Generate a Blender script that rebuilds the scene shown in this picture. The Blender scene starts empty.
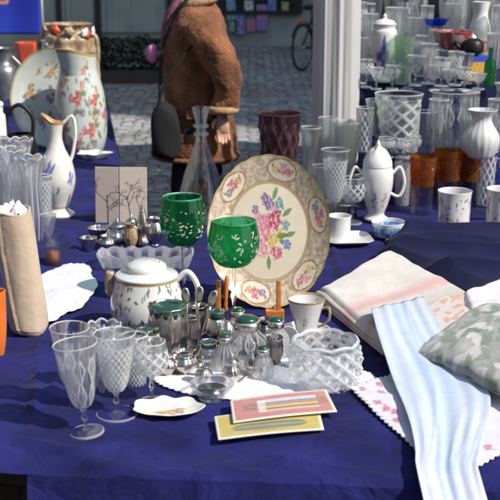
import bpy, bmesh, math, random
from mathutils import Vector, Matrix, noise
random.seed(7)
PI=math.pi; R=math.radians
S=bpy.context.scene
COL=S.collection
# ------------------------------------------------------------------ camera model
F=1127.0; CH=1.7; PITCH=R(14.9); cP,sP=math.cos(PITCH),math.sin(PITCH)
TZ=0.75
def at(px,py,z=TZ):
    u=(px-250)/F; v=(250-py)/F
    d=Vector((u, cP+v*sP, -sP+v*cP))
    t=(z-CH)/d.z
    return Vector((d.x*t,d.y*t,z))
def dep(p): return p.y*cP-(p.z-CH)*sP
def ztop(p,ytop):
    v=(250-ytop)/F
    return CH+p.y*(v*cP-sP)/(cP+v*sP)
def spec(px,py,ytop,rpx,z=TZ):
    p=at(px,py,z); return p, ztop(p,ytop)-z, rpx*dep(p)/F
# ------------------------------------------------------------------ mesh builder
class MB:
    def __init__(s): s.v=[];s.f=[];s.c=[];s.smooth=True
    def add(s,vs,fs,cs=None):
        o=len(s.v); s.v+= [tuple(v) for v in vs]; s.f+=[tuple(i+o for i in f) for f in fs]
        s.c+= (cs if cs else [(1,1,1)]*len(vs))
    def xf(s,M):
        s.v=[tuple(M@Vector(v)) for v in s.v]; return s
    def grid(s,P,closeU=False,cs=None):
        n=len(P);m=len(P[0]);fs=[]
        for i in range(n-1):
            for j in range(m if closeU else m-1):
                k=(j+1)%m
                fs.append((i*m+j,i*m+k,(i+1)*m+k,(i+1)*m+j))
        s.add([p for r in P for p in r],fs,[c for r in cs for c in r] if cs else None)
    def lathe(s,prof,seg=48,rf=None,cf=None,cap=True,sx=1,sy=1):
        P=[];C=[]
        for k,(r,z) in enumerate(prof):
            row=[];crow=[]
            for j in range(seg):
                t=2*PI*j/seg
                rr,zz=(r,z) if rf is None else rf(r,z,t,k)
                row.append((rr*math.cos(t)*sx,rr*math.sin(t)*sy,zz))
                crow.append(cf(t,z,r) if cf else (1,1,1))
            P.append(row);C.append(crow)
        s.grid(P,True,C)
        if cap:
            n=len(P);o=len(s.v)-n*seg
            if prof[0][0]>1e-5: s.f.append(tuple(o+j for j in reversed(range(seg))))
            if prof[-1][0]>1e-5: s.f.append(tuple(o+(n-1)*seg+j for j in range(seg)))
        return s
    def tube(s,pts,rad,seg=10,flat=1.0):
        pts=[Vector(p) for p in pts]; n=len(pts)
        if not hasattr(rad,'__len__'): rad=[rad]*n
        P=[];up=Vector((0,0,1))
        t0=(pts[1]-pts[0]).normalized()
        a=t0.cross(up)
        if a.length<.05:a=t0.cross(Vector((0,1,0)))
        a.normalize()
        for i in range(n):
            t=(pts[min(i+1,n-1)]-pts[max(i-1,0)]).normalized()
            a=(a-t*a.dot(t)).normalized(); b=t.cross(a)
            P.append([pts[i]+(a*math.cos(2*PI*j/seg)+b*math.sin(2*PI*j/seg)*flat)*rad[i] for j in range(seg)])
        o=len(s.v); s.grid(P,True)
        s.f.append(tuple(o+j for j in reversed(range(seg)))); s.f.append(tuple(o+(n-1)*seg+j for j in range(seg)))
        return s
    def box(s,c,d,M=None,col=None):
        x,y,z=c;a,b,h=d[0]/2,d[1]/2,d[2]/2
        vs=[Vector((x+i*a,y+j*b,z+k*h)) for k in(-1,1) for j in(-1,1) for i in(-1,1)]
        if M: vs=[M@v for v in vs]
        s.add(vs,[(0,2,3,1),(4,5,7,6),(0,1,5,4),(2,6,7,3),(0,4,6,2),(1,3,7,5)],[col]*8 if col else None); return s
    def obj(s,name,mat,parent=None,bevel=0,smooth=True,solid=0,sub=0,remesh=0,loc=None):
        me=bpy.data.meshes.new(name); me.from_pydata(s.v,[],s.f); me.update()
        if any(c!=(1,1,1) for c in s.c):
            at_=me.color_attributes.new('Col','FLOAT_COLOR','POINT')
            for i,c in enumerate(s.c): at_.data[i].color=(c[0],c[1],c[2],1)
        bm=bmesh.new();bm.from_mesh(me);bmesh.ops.recalc_face_normals(bm,faces=bm.faces);bm.to_mesh(me);bm.free()
        me.materials.append(mat)
        if smooth:
            me.polygons.foreach_set('use_smooth',[True]*len(me.polygons))
        o=bpy.data.objects.new(name,me);COL.objects.link(o)
        if parent:o.parent=parent
        if loc is not None:o.location=loc
        if remesh:
            m=o.modifiers.new('r','REMESH');m.mode='VOXEL';m.voxel_size=remesh;m.use_smooth_shade=True
            m=o.modifiers.new('s','SMOOTH');m.iterations=4
        if bevel:
            m=o.modifiers.new('b','BEVEL');m.width=bevel;m.segments=3;m.limit_method='ANGLE'
            if smooth: me.polygons.foreach_set('use_smooth',[False]*len(me.polygons))
        if sub:
            m=o.modifiers.new('u','SUBSURF');m.levels=sub;m.render_levels=sub
        if solid:
            m=o.modifiers.new('t','SOLIDIFY');m.thickness=solid;m.offset=0
        return o
def crm(pts,n=6):
    pts=[Vector(p) for p in pts];out=[]
    for i in range(len(pts)-1):
        p0=pts[max(i-1,0)];p1=pts[i];p2=pts[i+1];p3=pts[min(i+2,len(pts)-1)]
        for k in range(n):
            t=k/n
            out.append(.5*((2*p1)+(p2-p0)*t+(2*p0-5*p1+4*p2-p3)*t*t+(3*p1-p0-3*p2+p3)*t**3))
    out.append(pts[-1]);return out
def prof(pts,H=1,Rr=1,n=6): return [(max(p.x,0)*Rr,p.y*H) for p in [Vector((q[0],q[1])) for q in [(v.x,v.y) for v in crm([(a,b,0) for a,b in pts],n)]]]
def shell(outer,th):   # closed wall from an outer profile running upward
    outer=outer[:-1]+[outer[-1],(outer[-1][0]+th*.25,outer[-1][1]+th*.35),(outer[-1][0]-th*.5,outer[-1][1]+th*.8)]
    inner=[(max(r-th,0.0005),z+ (th if i==0 else 0)) for i,(r,z) in enumerate(outer[:-2])]
    r0,z0=outer[0]; inner=[(r,max(z,z0+th)) for r,z in inner]
    return [(0.0004,z0)]+outer+inner[::-1]+[(0.0004,z0+th)]
def tag(o,label=None,cat=None,group=None,kind=None):
    if label:o['label']=label
    if cat:o['category']=cat
    if group:o['group']=group
    if kind:o['kind']=kind
    return o
def thing(name,label,cat,loc,rz=0,group=None,tilt=(0,0)):
    o=bpy.data.objects.new(name,None);COL.objects.link(o);o.empty_display_size=.02
    o.location=loc;o.rotation_euler=(tilt[0],tilt[1],rz);return tag(o,label,cat,group)
# ------------------------------------------------------------------ materials
def mat(name):
    m=bpy.data.materials.new(name);m.use_nodes=True
    return m,m.node_tree,m.node_tree.nodes['Principled BSDF']
def N(nt,t,**k):
    n=nt.nodes.new(t)
    for a,b in k.items():
        if a in n.inputs.keys() if isinstance(a,str) else False: n.inputs[a].default_value=b
        else: setattr(n,a,b)
    return n
def add_noise(nt,bs,col,var=.15,scale=20,bump=.0,bscale=60,dist=.002,col2=None):
    tc=nt.nodes.new('ShaderNodeTexCoord');nz=nt.nodes.new('ShaderNodeTexNoise');nz.inputs['Scale'].default_value=scale;nz.inputs['Detail'].default_value=5
    nt.links.new(tc.outputs['Object'],nz.inputs['Vector'])
    rp=nt.nodes.new('ShaderNodeValToRGB');rp.color_ramp.elements[0].position=.3;rp.color_ramp.elements[1].position=.7
    c2=col2 or tuple(min(1,c*(1+var)) for c in col)
    rp.color_ramp.elements[0].color=(*[c*(1-var) for c in col],1);rp.color_ramp.elements[1].color=(*c2,1)
    nt.links.new(nz.outputs['Fac'],rp.inputs['Fac']);nt.links.new(rp.outputs['Color'],bs.inputs['Base Color'])
    if bump:
        n2=nt.nodes.new('ShaderNodeTexNoise');n2.inputs['Scale'].default_value=bscale;n2.inputs['Detail'].default_value=4
        nt.links.new(tc.outputs['Object'],n2.inputs['Vector'])
        b=nt.nodes.new('ShaderNodeBump');b.inputs['Strength'].default_value=bump;b.inputs['Distance'].default_value=dist
        nt.links.new(n2.outputs['Fac'],b.inputs['Height']);nt.links.new(b.outputs['Normal'],bs.inputs['Normal'])
def plain(name,col,rough=.5,metal=0,var=.12,scale=20,bump=0,bscale=60,dist=.002,coat=0,sheen=0,col2=None):
    m,nt,bs=mat(name);bs.inputs['Roughness'].default_value=rough;bs.inputs['Metallic'].default_value=metal
    bs.inputs['Coat Weight'].default_value=coat;bs.inputs['Sheen Weight'].default_value=sheen
    add_noise(nt,bs,col,var,scale,bump,bscale,dist,col2);return m
def painted(name,rough=.18,coat=.5,bump=0,bscale=300,sheen=0):
    m,nt,bs=mat(name);bs.inputs['Roughness'].default_value=rough;bs.inputs['Coat Weight'].default_value=coat;bs.inputs['Sheen Weight'].default_value=sheen
    a=nt.nodes.new('ShaderNodeAttribute');a.attribute_name='Col'
    tc=nt.nodes.new('ShaderNodeTexCoord');nz=nt.nodes.new('ShaderNodeTexNoise');nz.inputs['Scale'].default_value=40
    nt.links.new(tc.outputs['Object'],nz.inputs['Vector'])
    mx=nt.nodes.new('ShaderNodeMix');mx.data_type='RGBA';mx.blend_type='MULTIPLY';mx.inputs[0].default_value=.18
    nt.links.new(a.outputs['Color'],mx.inputs[6]);nt.links.new(nz.outputs['Fac'],mx.inputs[7])
    nt.links.new(mx.outputs[2],bs.inputs['Base Color'])
    if bump:
        n2=nt.nodes.new('ShaderNodeTexNoise');n2.inputs['Scale'].default_value=bscale
        nt.links.new(tc.outputs['Object'],n2.inputs['Vector'])
        b=nt.nodes.new('ShaderNodeBump');b.inputs['Strength'].default_value=bump;b.inputs['Distance'].default_value=.002
        nt.links.new(n2.outputs['Fac'],b.inputs['Height']);nt.links.new(b.outputs['Normal'],bs.inputs['Normal'])
    return m
def glass(name,tint=(1,1,1),mixT=.35,rough=.02,haze=.06,bump=.0,bscale=70,hazecol=None):
    m,nt,bs=mat(name)
    bs.inputs['Base Color'].default_value=(*tint,1);bs.inputs['Transmission Weight'].default_value=1
    bs.inputs['Roughness'].default_value=rough;bs.inputs['IOR'].default_value=1.5
    tr=nt.nodes.new('ShaderNodeBsdfTransparent');tr.inputs['Color'].default_value=(*tint,1)
    df=nt.nodes.new('ShaderNodeBsdfDiffuse');hc=hazecol or tuple(.25+.6*t for t in tint);df.inputs['Color'].default_value=(*hc,1)
    m1=nt.nodes.new('ShaderNodeMixShader');m1.inputs[0].default_value=mixT
    m2=nt.nodes.new('ShaderNodeMixShader')
    out=nt.nodes['Material Output']
    nt.links.new(bs.outputs[0],m1.inputs[1]);nt.links.new(tr.outputs[0],m1.inputs[2])
    nt.links.new(m1.outputs[0],m2.inputs[1]);nt.links.new(df.outputs[0],m2.inputs[2]);nt.links.new(m2.outputs[0],out.inputs['Surface'])
    at2=nt.nodes.new('ShaderNodeAttribute');at2.attribute_name='Col'
    ma=nt.nodes.new('ShaderNodeMath');ma.operation='MULTIPLY_ADD';ma.use_clamp=True;ma.inputs[1].default_value=.40;ma.inputs[2].default_value=haze  # Col red mixes in pale diffuse, painted brightness for rims and cuts
    sx_=nt.nodes.new('ShaderNodeSeparateColor');nt.links.new(at2.outputs['Color'],sx_.inputs[0]);nt.links.new(sx_.outputs[0],ma.inputs[0]);nt.links.new(ma.outputs[0],m2.inputs[0])
    if bump:
        tc=nt.nodes.new('ShaderNodeTexCoord');v=nt.nodes.new('ShaderNodeTexVoronoi');v.inputs['Scale'].default_value=bscale
        nt.links.new(tc.outputs['Object'],v.inputs['Vector'])
        b=nt.nodes.new('ShaderNodeBump');b.inputs['Strength'].default_value=bump;b.inputs['Distance'].default_value=.003
        nt.links.new(v.outputs['Distance'],b.inputs['Height']);nt.links.new(b.outputs['Normal'],bs.inputs['Normal'])
    return m
M={}
M['clear']=glass('clear glass',(.98,1,.99),.45,.02,.0)
M['crystal']=glass('cut crystal',(.99,1,1),.38,.035,.0)
M['ball']=glass('pressed glass',(.96,.98,.97),.38,.035,.0)
M['green']=glass('green glass',(.15,.66,.40),.4,.02,.04,hazecol=(.04,.34,.17))
M['palegreen']=glass('pale green glass',(.72,.88,.74),.4,.04,.06)
M['amber']=glass('amber glass',(.85,.42,.12),.5,.03,.07,.6,70,hazecol=(.6,.25,.04))
M['purple']=glass('smoky purple glass',(.35,.2,.24),.3,.03,.15,hazecol=(.12,.06,.07))
M['blueglass']=glass('blue glass',(.15,.25,.85),.4,.04,.12,hazecol=(.02,.06,.45))
M['gilt']=plain('worn gilt decoration',(.60,.62,.50),.4,.2,.2,60)
M['velvet']=plain('navy velvet',(.010,.011,.074),.8,0,.35,7,.6,90,.002,sheen=.03,col2=(.019,.020,.14))
nt=M['velvet'].node_tree
bs_=nt.nodes['Principled BSDF'];old=[n for n in nt.nodes if n.type=='BUMP'][0]
tc_=[n for n in nt.nodes if n.type=='TEX_COORD'][0]
wn=nt.nodes.new('ShaderNodeTexNoise');wn.inputs['Scale'].default_value=7;wn.inputs['Detail'].default_value=3;wn.inputs['Distortion'].default_value=1.4
nt.links.new(tc_.outputs['Object'],wn.inputs['Vector'])
wb=nt.nodes.new('ShaderNodeBump');wb.inputs['Strength'].default_value=.8;wb.inputs['Distance'].default_value=.022
nt.links.new(wn.outputs['Fac'],wb.inputs['Height']);nt.links.new(old.outputs['Normal'],wb.inputs['Normal']);nt.links.new(wb.outputs['Normal'],bs_.inputs['Normal'])
M['navy']=plain('dark navy velour',(.010,.012,.045),.9,0,.3,8,.6,60,.003,sheen=.04)
M['white_china']=plain('white china',(.78,.76,.71),.18,0,.05,12,coat=.5)
M['china']=painted('painted china')
M['matt_paint']=painted('printed matt',.7,0,.2)
M['linen']=painted('woven linen',.9,0,.6,700,.3)
M['silver']=plain('tarnished silver',(.62,.58,.53),.24,1,.35,35,.7,60,.003)
M['silver_dark']=plain('darkened silver tray',(.28,.26,.24),.3,1,.3,25,.4,60,.003)
M['greenliner']=plain('dark green liner',(.015,.07,.035),.25,0,.2,coat=.4)
M['wood']=plain('orange varnished wood',(.50,.17,.035),.35,0,.25,40,coat=.4)
M['tablewood']=plain('dark stained board',(.05,.04,.03),.7,0,.2,8)
M['steel']=plain('painted steel',(.2,.2,.21),.4,.7,.1,10)
for k_ in ('velvet','navy'): M[k_].node_tree.nodes['Principled BSDF'].inputs['Specular IOR Level'].default_value=.14
M['lace']=plain('white crochet lace',(.74,.73,.76),.95,0,.12,150,.9,260,.003)
M['beige']=plain('pinkish beige cloth',(.48,.36,.25),.8,0,.15,5,.6,35,.004,sheen=.2,col2=(.60,.47,.35))
M['orange']=plain('orange glaze',(.68,.17,.03),.3,0,.12,10,coat=.3)
M['redorange']=plain('red orange plastic',(.65,.10,.04),.5,0,.15,10)
M['black_iron']=plain('black iron',(.018,.017,.016),.45,.4,.2,30,.3)
M['gold']=plain('gold lustre glaze',(.30,.19,.09),.35,.05,.35,18,.8,40,.008,coat=.4,col2=(.55,.42,.28))
M['tin']=plain('grey tin',(.3,.31,.31),.4,.8,.2,20)
M['sheet']=plain('translucent white sheeting',(.44,.435,.42),.6,0,.08,3,.3,10)
M['curtain_pole']=plain('galvanised pole',(.45,.45,.44),.4,.8,.1)
# ------------------------------------------------------------------ painting helpers
def mixc(a,b,t): return tuple(a[i]*(1-t)+b[i]*t for i in range(3))
PINK=(.62,.10,.22);ROSE=(.75,.28,.38);RED=(.55,.06,.05);ORG=(.62,.24,.07);PURP=(.22,.12,.33);BLU=(.07,.14,.5);LEAF=(.10,.22,.08);YEL=(.68,.5,.1);TEAL=(.1,.3,.35)
def dab(c,u,v,cx,cy,r,col,pet=5,ph=0):
    dx,dy=u-cx,v-cy;d=math.hypot(dx,dy)
    if d>r*1.5:return c
    n=noise.noise((dx/r*1.6+cx*31,dy/r*1.6+cy*17,ph+r*9));n2=noise.noise((dx/r*3.5+cx*11,dy/r*3.5,ph))
    a=math.atan2(dy,dx);rr=r*(.9+.1*math.cos(pet*a+ph+cx*20)+.38*n)
    if d<rr:
        cc=mixc(col,tuple(x*.35 for x in col),max(0,min(.8,.9*n2+.15)));cc=mixc(cc,(.85,.72,.66),max(0,min(.75,-1.3*n2)))
        if d<r*.2: cc=mixc(cc,YEL,.35)
        e=min(1,(rr-d)/(r*.2)); return mixc(c,cc,e*.9)
    return c
def leafd(c,u,v,cx,cy,l,w,ang,col=LEAF):
    dx,dy=u-cx,v-cy;x=dx*math.cos(ang)+dy*math.sin(ang);y=-dx*math.sin(ang)+dy*math.cos(ang)
    if abs(x)<l and abs(y)<w*(1-(x/l)**2): return mixc(c,col,.85)
    return c
def posy(c,u,v,cx,cy,r,main=PINK,rnd=None,extra=(PURP,BLU,YEL)):
    if abs(u-cx)>r*1.7 or abs(v-cy)>r*1.7:return c
    for i in range(8):
        a=i*.83+cx*7+.4+.5*math.sin(i*5+cy*9);k=.75+.3*math.sin(i*3.7+cx*13);c=leafd(c,u,v,cx+math.cos(a)*r*k,cy+math.sin(a)*r*k,r*(.3+.12*math.sin(i*2)),r*.14,a+.5*math.sin(i*7),(.10,.17,.07) if i%2 else (.2,.24,.12))
    for i,e in enumerate(extra):
        a=i*2.1+cy*5+1;c=dab(c,u,v,cx+math.cos(a)*r*.85,cy+math.sin(a)*r*.85,r*.32,e,5,i)
    c=dab(c,u,v,cx-r*.05,cy,r*.55,main,6)
    return c
# ------------------------------------------------------------------ world, light, camera
w=bpy.data.worlds.new('World');S.world=w;w.use_nodes=True
SUN_DIR=Vector((.72,-.42,.80)).normalized()
sky=w.node_tree.nodes.new('ShaderNodeTexSky');sky.sky_type='NISHITA';sky.sun_disc=False
el=math.asin(SUN_DIR.z);sky.sun_elevation=el;sky.sun_rotation=math.atan2(SUN_DIR.x,SUN_DIR.y)
bg=w.node_tree.nodes['Background'];bg.inputs['Strength'].default_value=.135
w.node_tree.links.new(sky.outputs[0],bg.inputs['Color'])
ld=bpy.data.lights.new('sun','SUN');ld.energy=4.0;ld.angle=R(.6);ld.color=(1,.95,.88)
lo=bpy.data.objects.new('sun',ld);COL.objects.link(lo);lo.rotation_euler=(-SUN_DIR).to_track_quat('-Z','Y').to_euler();lo.location=(5,-3,8)
cd=bpy.data.cameras.new('camera');cam=bpy.data.objects.new('camera',cd);COL.objects.link(cam);S.camera=cam
cam.location=(0,0,CH);cam.rotation_euler=(PI/2-PITCH,0,0);cd.sensor_width=36;cd.lens=36*F/500;cd.clip_end=400
cd.dof.use_dof=True;cd.dof.focus_distance=2.9;cd.dof.aperture_fstop=9
S.view_settings.view_transform='Standard';S.view_settings.look='None';S.view_settings.gamma=1;S.view_settings.exposure=.36
S.render.engine='CYCLES';S.render.resolution_x=S.render.resolution_y=1024
S.cycles.max_bounces=10;S.cycles.transparent_max_bounces=24;S.cycles.transmission_bounces=8;S.cycles.filter_width=2.2
# ------------------------------------------------------------------ ground
m,nt,bs=mat('small granite setts')
tc=nt.nodes.new('ShaderNodeTexCoord')
vo=nt.nodes.new('ShaderNodeTexVoronoi');vo.feature='F1';vo.inputs['Scale'].default_value=8.5;vo.inputs['Randomness'].default_value=.55
ve=nt.nodes.new('ShaderNodeTexVoronoi');ve.feature='DISTANCE_TO_EDGE';ve.inputs['Scale'].default_value=8.5;ve.inputs['Randomness'].default_value=.55
nz=nt.nodes.new('ShaderNodeTexNoise');nz.inputs['Scale'].default_value=.6;nz.inputs['Detail'].default_value=6
for n in (vo,ve,nz): nt.links.new(tc.outputs['Object'],n.inputs['Vector'])
r1=nt.nodes.new('ShaderNodeValToRGB');r1.color_ramp.elements[0].color=(.24,.26,.27,1);r1.color_ramp.elements[1].color=(.50,.49,.47,1)
sp=nt.nodes.new('ShaderNodeSeparateColor');nt.links.new(vo.outputs['Color'],sp.inputs[0]);nt.links.new(sp.outputs[0],r1.inputs[0])
r2=nt.nodes.new('ShaderNodeValToRGB');r2.color_ramp.elements[0].position=.0;r2.color_ramp.elements[1].position=.12;r2.color_ramp.elements[0].color=(.25,.24,.22,1);r2.color_ramp.elements[1].color=(1,1,1,1)
nt.links.new(ve.outputs['Distance'],r2.inputs[0])
mx=nt.nodes.new('ShaderNodeMix');mx.data_type='RGBA';mx.blend_type='MULTIPLY';mx.inputs[0].default_value=1
nt.links.new(r1.outputs[0],mx.inputs[6]);nt.links.new(r2.outputs[0],mx.inputs[7])
r3=nt.nodes.new('ShaderNodeValToRGB');r3.color_ramp.elements[0].position=.35;r3.color_ramp.elements[0].color=(.6,.5,.4,1);r3.color_ramp.elements[1].position=.6;r3.color_ramp.elements[1].color=(1,1,1,1)
nt.links.new(nz.outputs['Fac'],r3.inputs[0])
m2=nt.nodes.new('ShaderNodeMix');m2.data_type='RGBA';m2.blend_type='MULTIPLY';m2.inputs[0].default_value=.8
nt.links.new(mx.outputs[2],m2.inputs[6]);nt.links.new(r3.outputs[0],m2.inputs[7]);nt.links.new(m2.outputs[2],bs.inputs['Base Color'])
bs.inputs['Roughness'].default_value=.75
b=nt.nodes.new('ShaderNodeBump');b.inputs['Distance'].default_value=.02;b.inputs['Strength'].default_value=.7;nt.links.new(r2.outputs[0],b.inputs['Height']);nt.links.new(b.outputs['Normal'],bs.inputs['Normal'])
g=MB();g.add([(-120,-60,0),(120,-60,0),(120,160,0),(-120,160,0)],[(0,1,2,3)])
tag(g.obj('street',m,smooth=False),kind='structure')
# ------------------------------------------------------------------ facade across the street
FY=21.0
M['facade']=plain('dark grey green render',(.31,.34,.30),.8,0,.25,2,.4,30,.01)
M['shutter']=plain('ribbed grey green steel',(.34,.38,.34),.6,.0,.12,3)
M['frame']=plain('dark frame',(.02,.022,.025),.4)
M['window']=plain('dark shop glass',(.02,.025,.03),.08,0,.2,3)
def fx(px,Y=FY): return (px-250)/F*(Y*cP+1.0*sP)
f=thing('shop_building','grey green shop front with ribbed shutters and a poster window across the street','building',(0,FY,0))
b=MB();b.box((0,2,5),(60,4,10));b.obj('wall',M['facade'],f,smooth=False)
for x0,x1 in ((40,97),(100,168)):
    s=MB();X0,X1=fx(x0),fx(x1);n=int((X1-X0)/.11)
    P=[[(X0+(X1-X0)*i/(n*4)+0,-.06-.025*(1 if i%4 in(1,2) else 0),z) for i in range(n*4+1)] for z in (.25,3.2)]
    s.grid(P);s.obj('shutter',M['shutter'],f,smooth=False)
for px in (98.5,60,170,215):
    s=MB();s.box((fx(px),-.08,1.7),(.09,.16,3.4));s.obj('post',M['frame'],f,bevel=.01,smooth=False)
wf=MB();xa,xb=fx(222),fx(300)
for c,d in (((xa,-.05,1.9),(.08,.1,2.6)),((xb,-.05,1.9),(.08,.1,2.6)),(((xa+xb)/2,-.05,.6),(xb-xa-.08,.1,.08)),(((xa+xb)/2,-.05,3.16),(xb-xa-.08,.1,.08))): wf.box(c,d)
wfo=wf.obj('window',M['frame'],f,smooth=False)
p=MB();p.box(((xa+xb)/2,-.02,1.9),(xb-xa-.1,.02,2.5));p.obj('pane',M['window'],wfo,smooth=False)
cols=[(.05,.35,.5),(.06,.08,.35),(.1,.3,.12),(.5,.08,.06),(.55,.5,.45),(.3,.1,.3),(.12,.2,.5),(.4,.3,.1)]
for i,(px,py,wpx,hpx) in enumerate([(231,8,9,26),(240,24,10,22),(233,26,8,12),(251,26,9,12),(249,8,9,14),(262,18,11,26),(272,6,8,16),(285,8,7,12)]):
    z=ztop(Vector((0,FY-.1,0)),py);s_=dep(Vector((0,FY-.1,1)))/F
    q=MB();P=[];C=[]
    for j in range(14):
        P.append([(fx(px)+(k/13-.5)*wpx*s_,-.09,z+(j/13-.5)*hpx*s_) for k in range(14)])
        C.append([mixc(tuple(min(.8,1.7*x_) for x_ in cols[i]),cols[(i+3+int(noise.noise((k*.5,j*.5,i))*6))%8],1 if noise.noise((k*.35+i*9,j*.35,3))>.05 else .1) for k in range(14)])
    q.grid(P,False,C);q.obj('poster',M['matt_paint'],f,solid=.006)
# extra openings along the facade, out of frame mostly
for px in (-300,-180,-80,420,560,700):
    q=MB();q.box((fx(px),-.03,1.6),(1.5,.06,2.4));q.obj('window',M['window'],f,smooth=False)
# added unseen block beyond the right edge, there to shade street and facade
f=thing('street_shade_block','plain rendered block added out of view at right to shade the street','building',(19,22,0))
b=MB();b.box((0,0,10),(12,36.8,20));b.obj('wall',M['facade'],f,smooth=False)
for zz in (2.2,5.4,8.6,11.8):
    for k in range(11):
        q=MB();q.box((-6.02,-15.5+k*3.1,zz),(.08,1.2,1.7));q.obj('window',M['window'],f,smooth=False)
for nm,(lx,ly),(dx,dy,dz),lab in (('sky_block_house',(-3,-19),(34,8,10),'added row of plain houses behind the camera, blocking low sky'),('sky_block_house',(-17,4),(8,34,11),'added plain house out of view at left, blocking low sky')):
    f=thing(nm,lab,'building',(lx,ly,0))  # unseen houses added to cut low sky and darken glass reflections
    b=MB();b.box((0,0,dz/2),(dx,dy,dz));b.obj('wall',plain('dull brown render',(.20,.16,.12),.85,0,.3,2),f,smooth=False)
    for zz in (1.6,4.8,8):
        for k in range(8):
            q=MB()
            if dx>dy: q.box((-14+k*4,dy/2+.02,zz),(1.3,.08,1.8))
            else: q.box((dx/2+.02,-14+k*4,zz),(.08,1.3,1.8))
            q.obj('window',M['window'],f,smooth=False)
# hedge planter
def leaves(name,mat_,n,sx,sy,sz,c,ls,parent,holes=.0,seed=1):
    random.seed(seed);g=MB()
    for i in range(n):
        for _ in range(30):
            p=Vector((random.uniform(-1,1),random.uniform(-1,1),random.uniform(-1,1)))
            if abs(noise.noise(p*2.3+Vector((seed,0,0))))>holes*.2 and max(abs(p.x),abs(p.y),abs(p.z))>.45*random.random(): break
        q=Vector((c[0]+p.x*sx,c[1]+p.y*sy,c[2]+p.z*sz))+Vector([noise.noise(p*3+Vector((k*9,0,0)))*.12*min(1,sz*2) for k in range(3)])
        a=random.uniform(0,6.28);e=random.uniform(-1,1);u=Vector((math.cos(a),math.sin(a),e)).normalized();v=u.cross(Vector((random.random(),random.random(),1))).normalized()
        l=ls*random.uniform(.6,1.4)
        g.add([q-u*l,q-v*l*.45,q+u*l,q+v*l*.45],[(0,1,2,3)])
    return g.obj(name,mat_,parent,smooth=False)
M['leafdark']=plain('dark evergreen leaf',(.018,.045,.022),.5,0,.5,6)
M['planter']=plain('dark wood planter',(.05,.04,.03),.7)
p=at(128,84,0);t=thing('hedge_planter','low dark clipped hedge in a trough in front of the ribbed shutters','hedge',p)
b=MB();b.box((0,.25,.09),(1.3,.42,.18));b.obj('trough',M['planter'],t,bevel=.01,smooth=False)
leaves('foliage',M['leafdark'],5200,.72,.26,.2,(0,.25,.38),.028,t,seed=3)
p=at(288,43,0);t=thing('potted_shrub','dark bushy shrub in a tan pot beside the poster window','plant',p)
MB().lathe(prof([(.6,0),(.8,.5),(1,1)],.3,.17),24).obj('pot',plain('tan terracotta',(.28,.19,.1),.8),t)
MB().tube([(0,0,.3),(.02,0,.5)],.02).obj('trunk',M['planter'],t)
leaves('foliage',M['leafdark'],2200,.24,.24,.32,(0,0,.62),.035,t,seed=5)
# bicycle
def bicycle(loc,rz):
    t=thing('bicycle','dark city bicycle parked on the cobbles left of the white wrapped post','bicycle',loc,rz)
    rub=plain('bicycle tyre rubber',(.015,.015,.016),.7);met=plain('bicycle frame enamel',(.03,.03,.04),.3,.3)
    for x in (-.52,.52):
        wv=MB()
        wv.tube([(x+.325*math.cos(a*PI/20),0,.34+.325*math.sin(a*PI/20)) for a in range(41)],.018,8)
        wo=wv.obj('wheel',rub,t)
        sp_=MB()
        for k in range(18):
            a=k*PI/9;sp_.tube([(x,0,.34),(x+.31*math.cos(a),0,.34+.31*math.sin(a))],.0016,4)
        sp_.tube([(x,-.04,.34),(x,.04,.34)],.018,10)
        sp_.tube([(x+.30*math.cos(a*PI/20),0,.34+.30*math.sin(a*PI/20)) for a in range(41)],.008,6);sp_.obj('rim',M['curtain_pole'],wo)
        MB().tube([(x+.37*math.cos(a*PI/20),0,.34+.37*math.sin(a*PI/20)) for a in range(2,18)],.02,8,.4).obj('mudguard',met,t)
    fr=MB()
    for a,b_ in (((-.52,0,.34),(-.08,0,.3)),((-.08,0,.3),(-.22,0,.85)),((-.52,0,.34),(-.19,0,.75)),((-.08,0,.3),(.36,0,.78)),((-.18,0,.7),(.34,0,.86)),((.32,0,.95),(.52,0,.34))): fr.tube([a,b_],.017,8)
    fr.obj('frame',met,t)
    MB().tube([(.1,-.26,1.0),(.25,-.24,1.02),(.31,-.1,1.02),(.31,.1,1.02),(.25,.24,1.02),(.1,.26,1.0)],.013,8).obj('handlebar',M['curtain_pole'],t)
    MB().tube([(-.38,0,.89),(-.3,0,.9),(-.2,0,.9),(-.1,0,.88)],[.07,.09,.05,.025],10,.45).obj('saddle',rub,t)
    MB().box((-.6,-.03,.72),(.05,.08,.05)).obj('rear_light',M['redorange'],t,bevel=.005)
    MB().tube([(-.08,-.1,.3),(-.08,-.1,.13)],.01,6).obj('crank',M['curtain_pole'],t);MB().tube([(-.08,.1,.3),(-.08,.1,.47)],.01,6).obj('crank',M['curtain_pole'],t)
p=at(310,70,0);bicycle(p+Vector((.12,.3,0)),R(62))
# blue board at left
p=Vector((-2.35,9,0));t=thing('banner_stand','blue banner with an orange outlined square on it, behind the china at top left','banner',p)
bb=MB();P=[];C=[]
for j in range(50):
    z=1.06+1.0*j/49;P.append([(-.85+1.56*k/79,.01*math.sin(k*.3)+.006*math.sin(j*.2),z) for k in range(80)])
    row=[]
    for k in range(80):
        x=-.85+1.56*k/79;c=(.012,.035,.42);dx=abs(x-.27);dz=abs(z-1.48);dd=max(dx,dz)
        if .17<dd<.195:c=(.75,.3,.08)
        row.append(c)
    C.append(row)
bb.grid(P,False,C);bb.obj('banner_cloth',M['matt_paint'],t,solid=.004)
for x in (-.86,.72): MB().tube([(x,.01,0),(x,.01,2.1)],.014,10).obj('pole',M['curtain_pole'],t)
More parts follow.
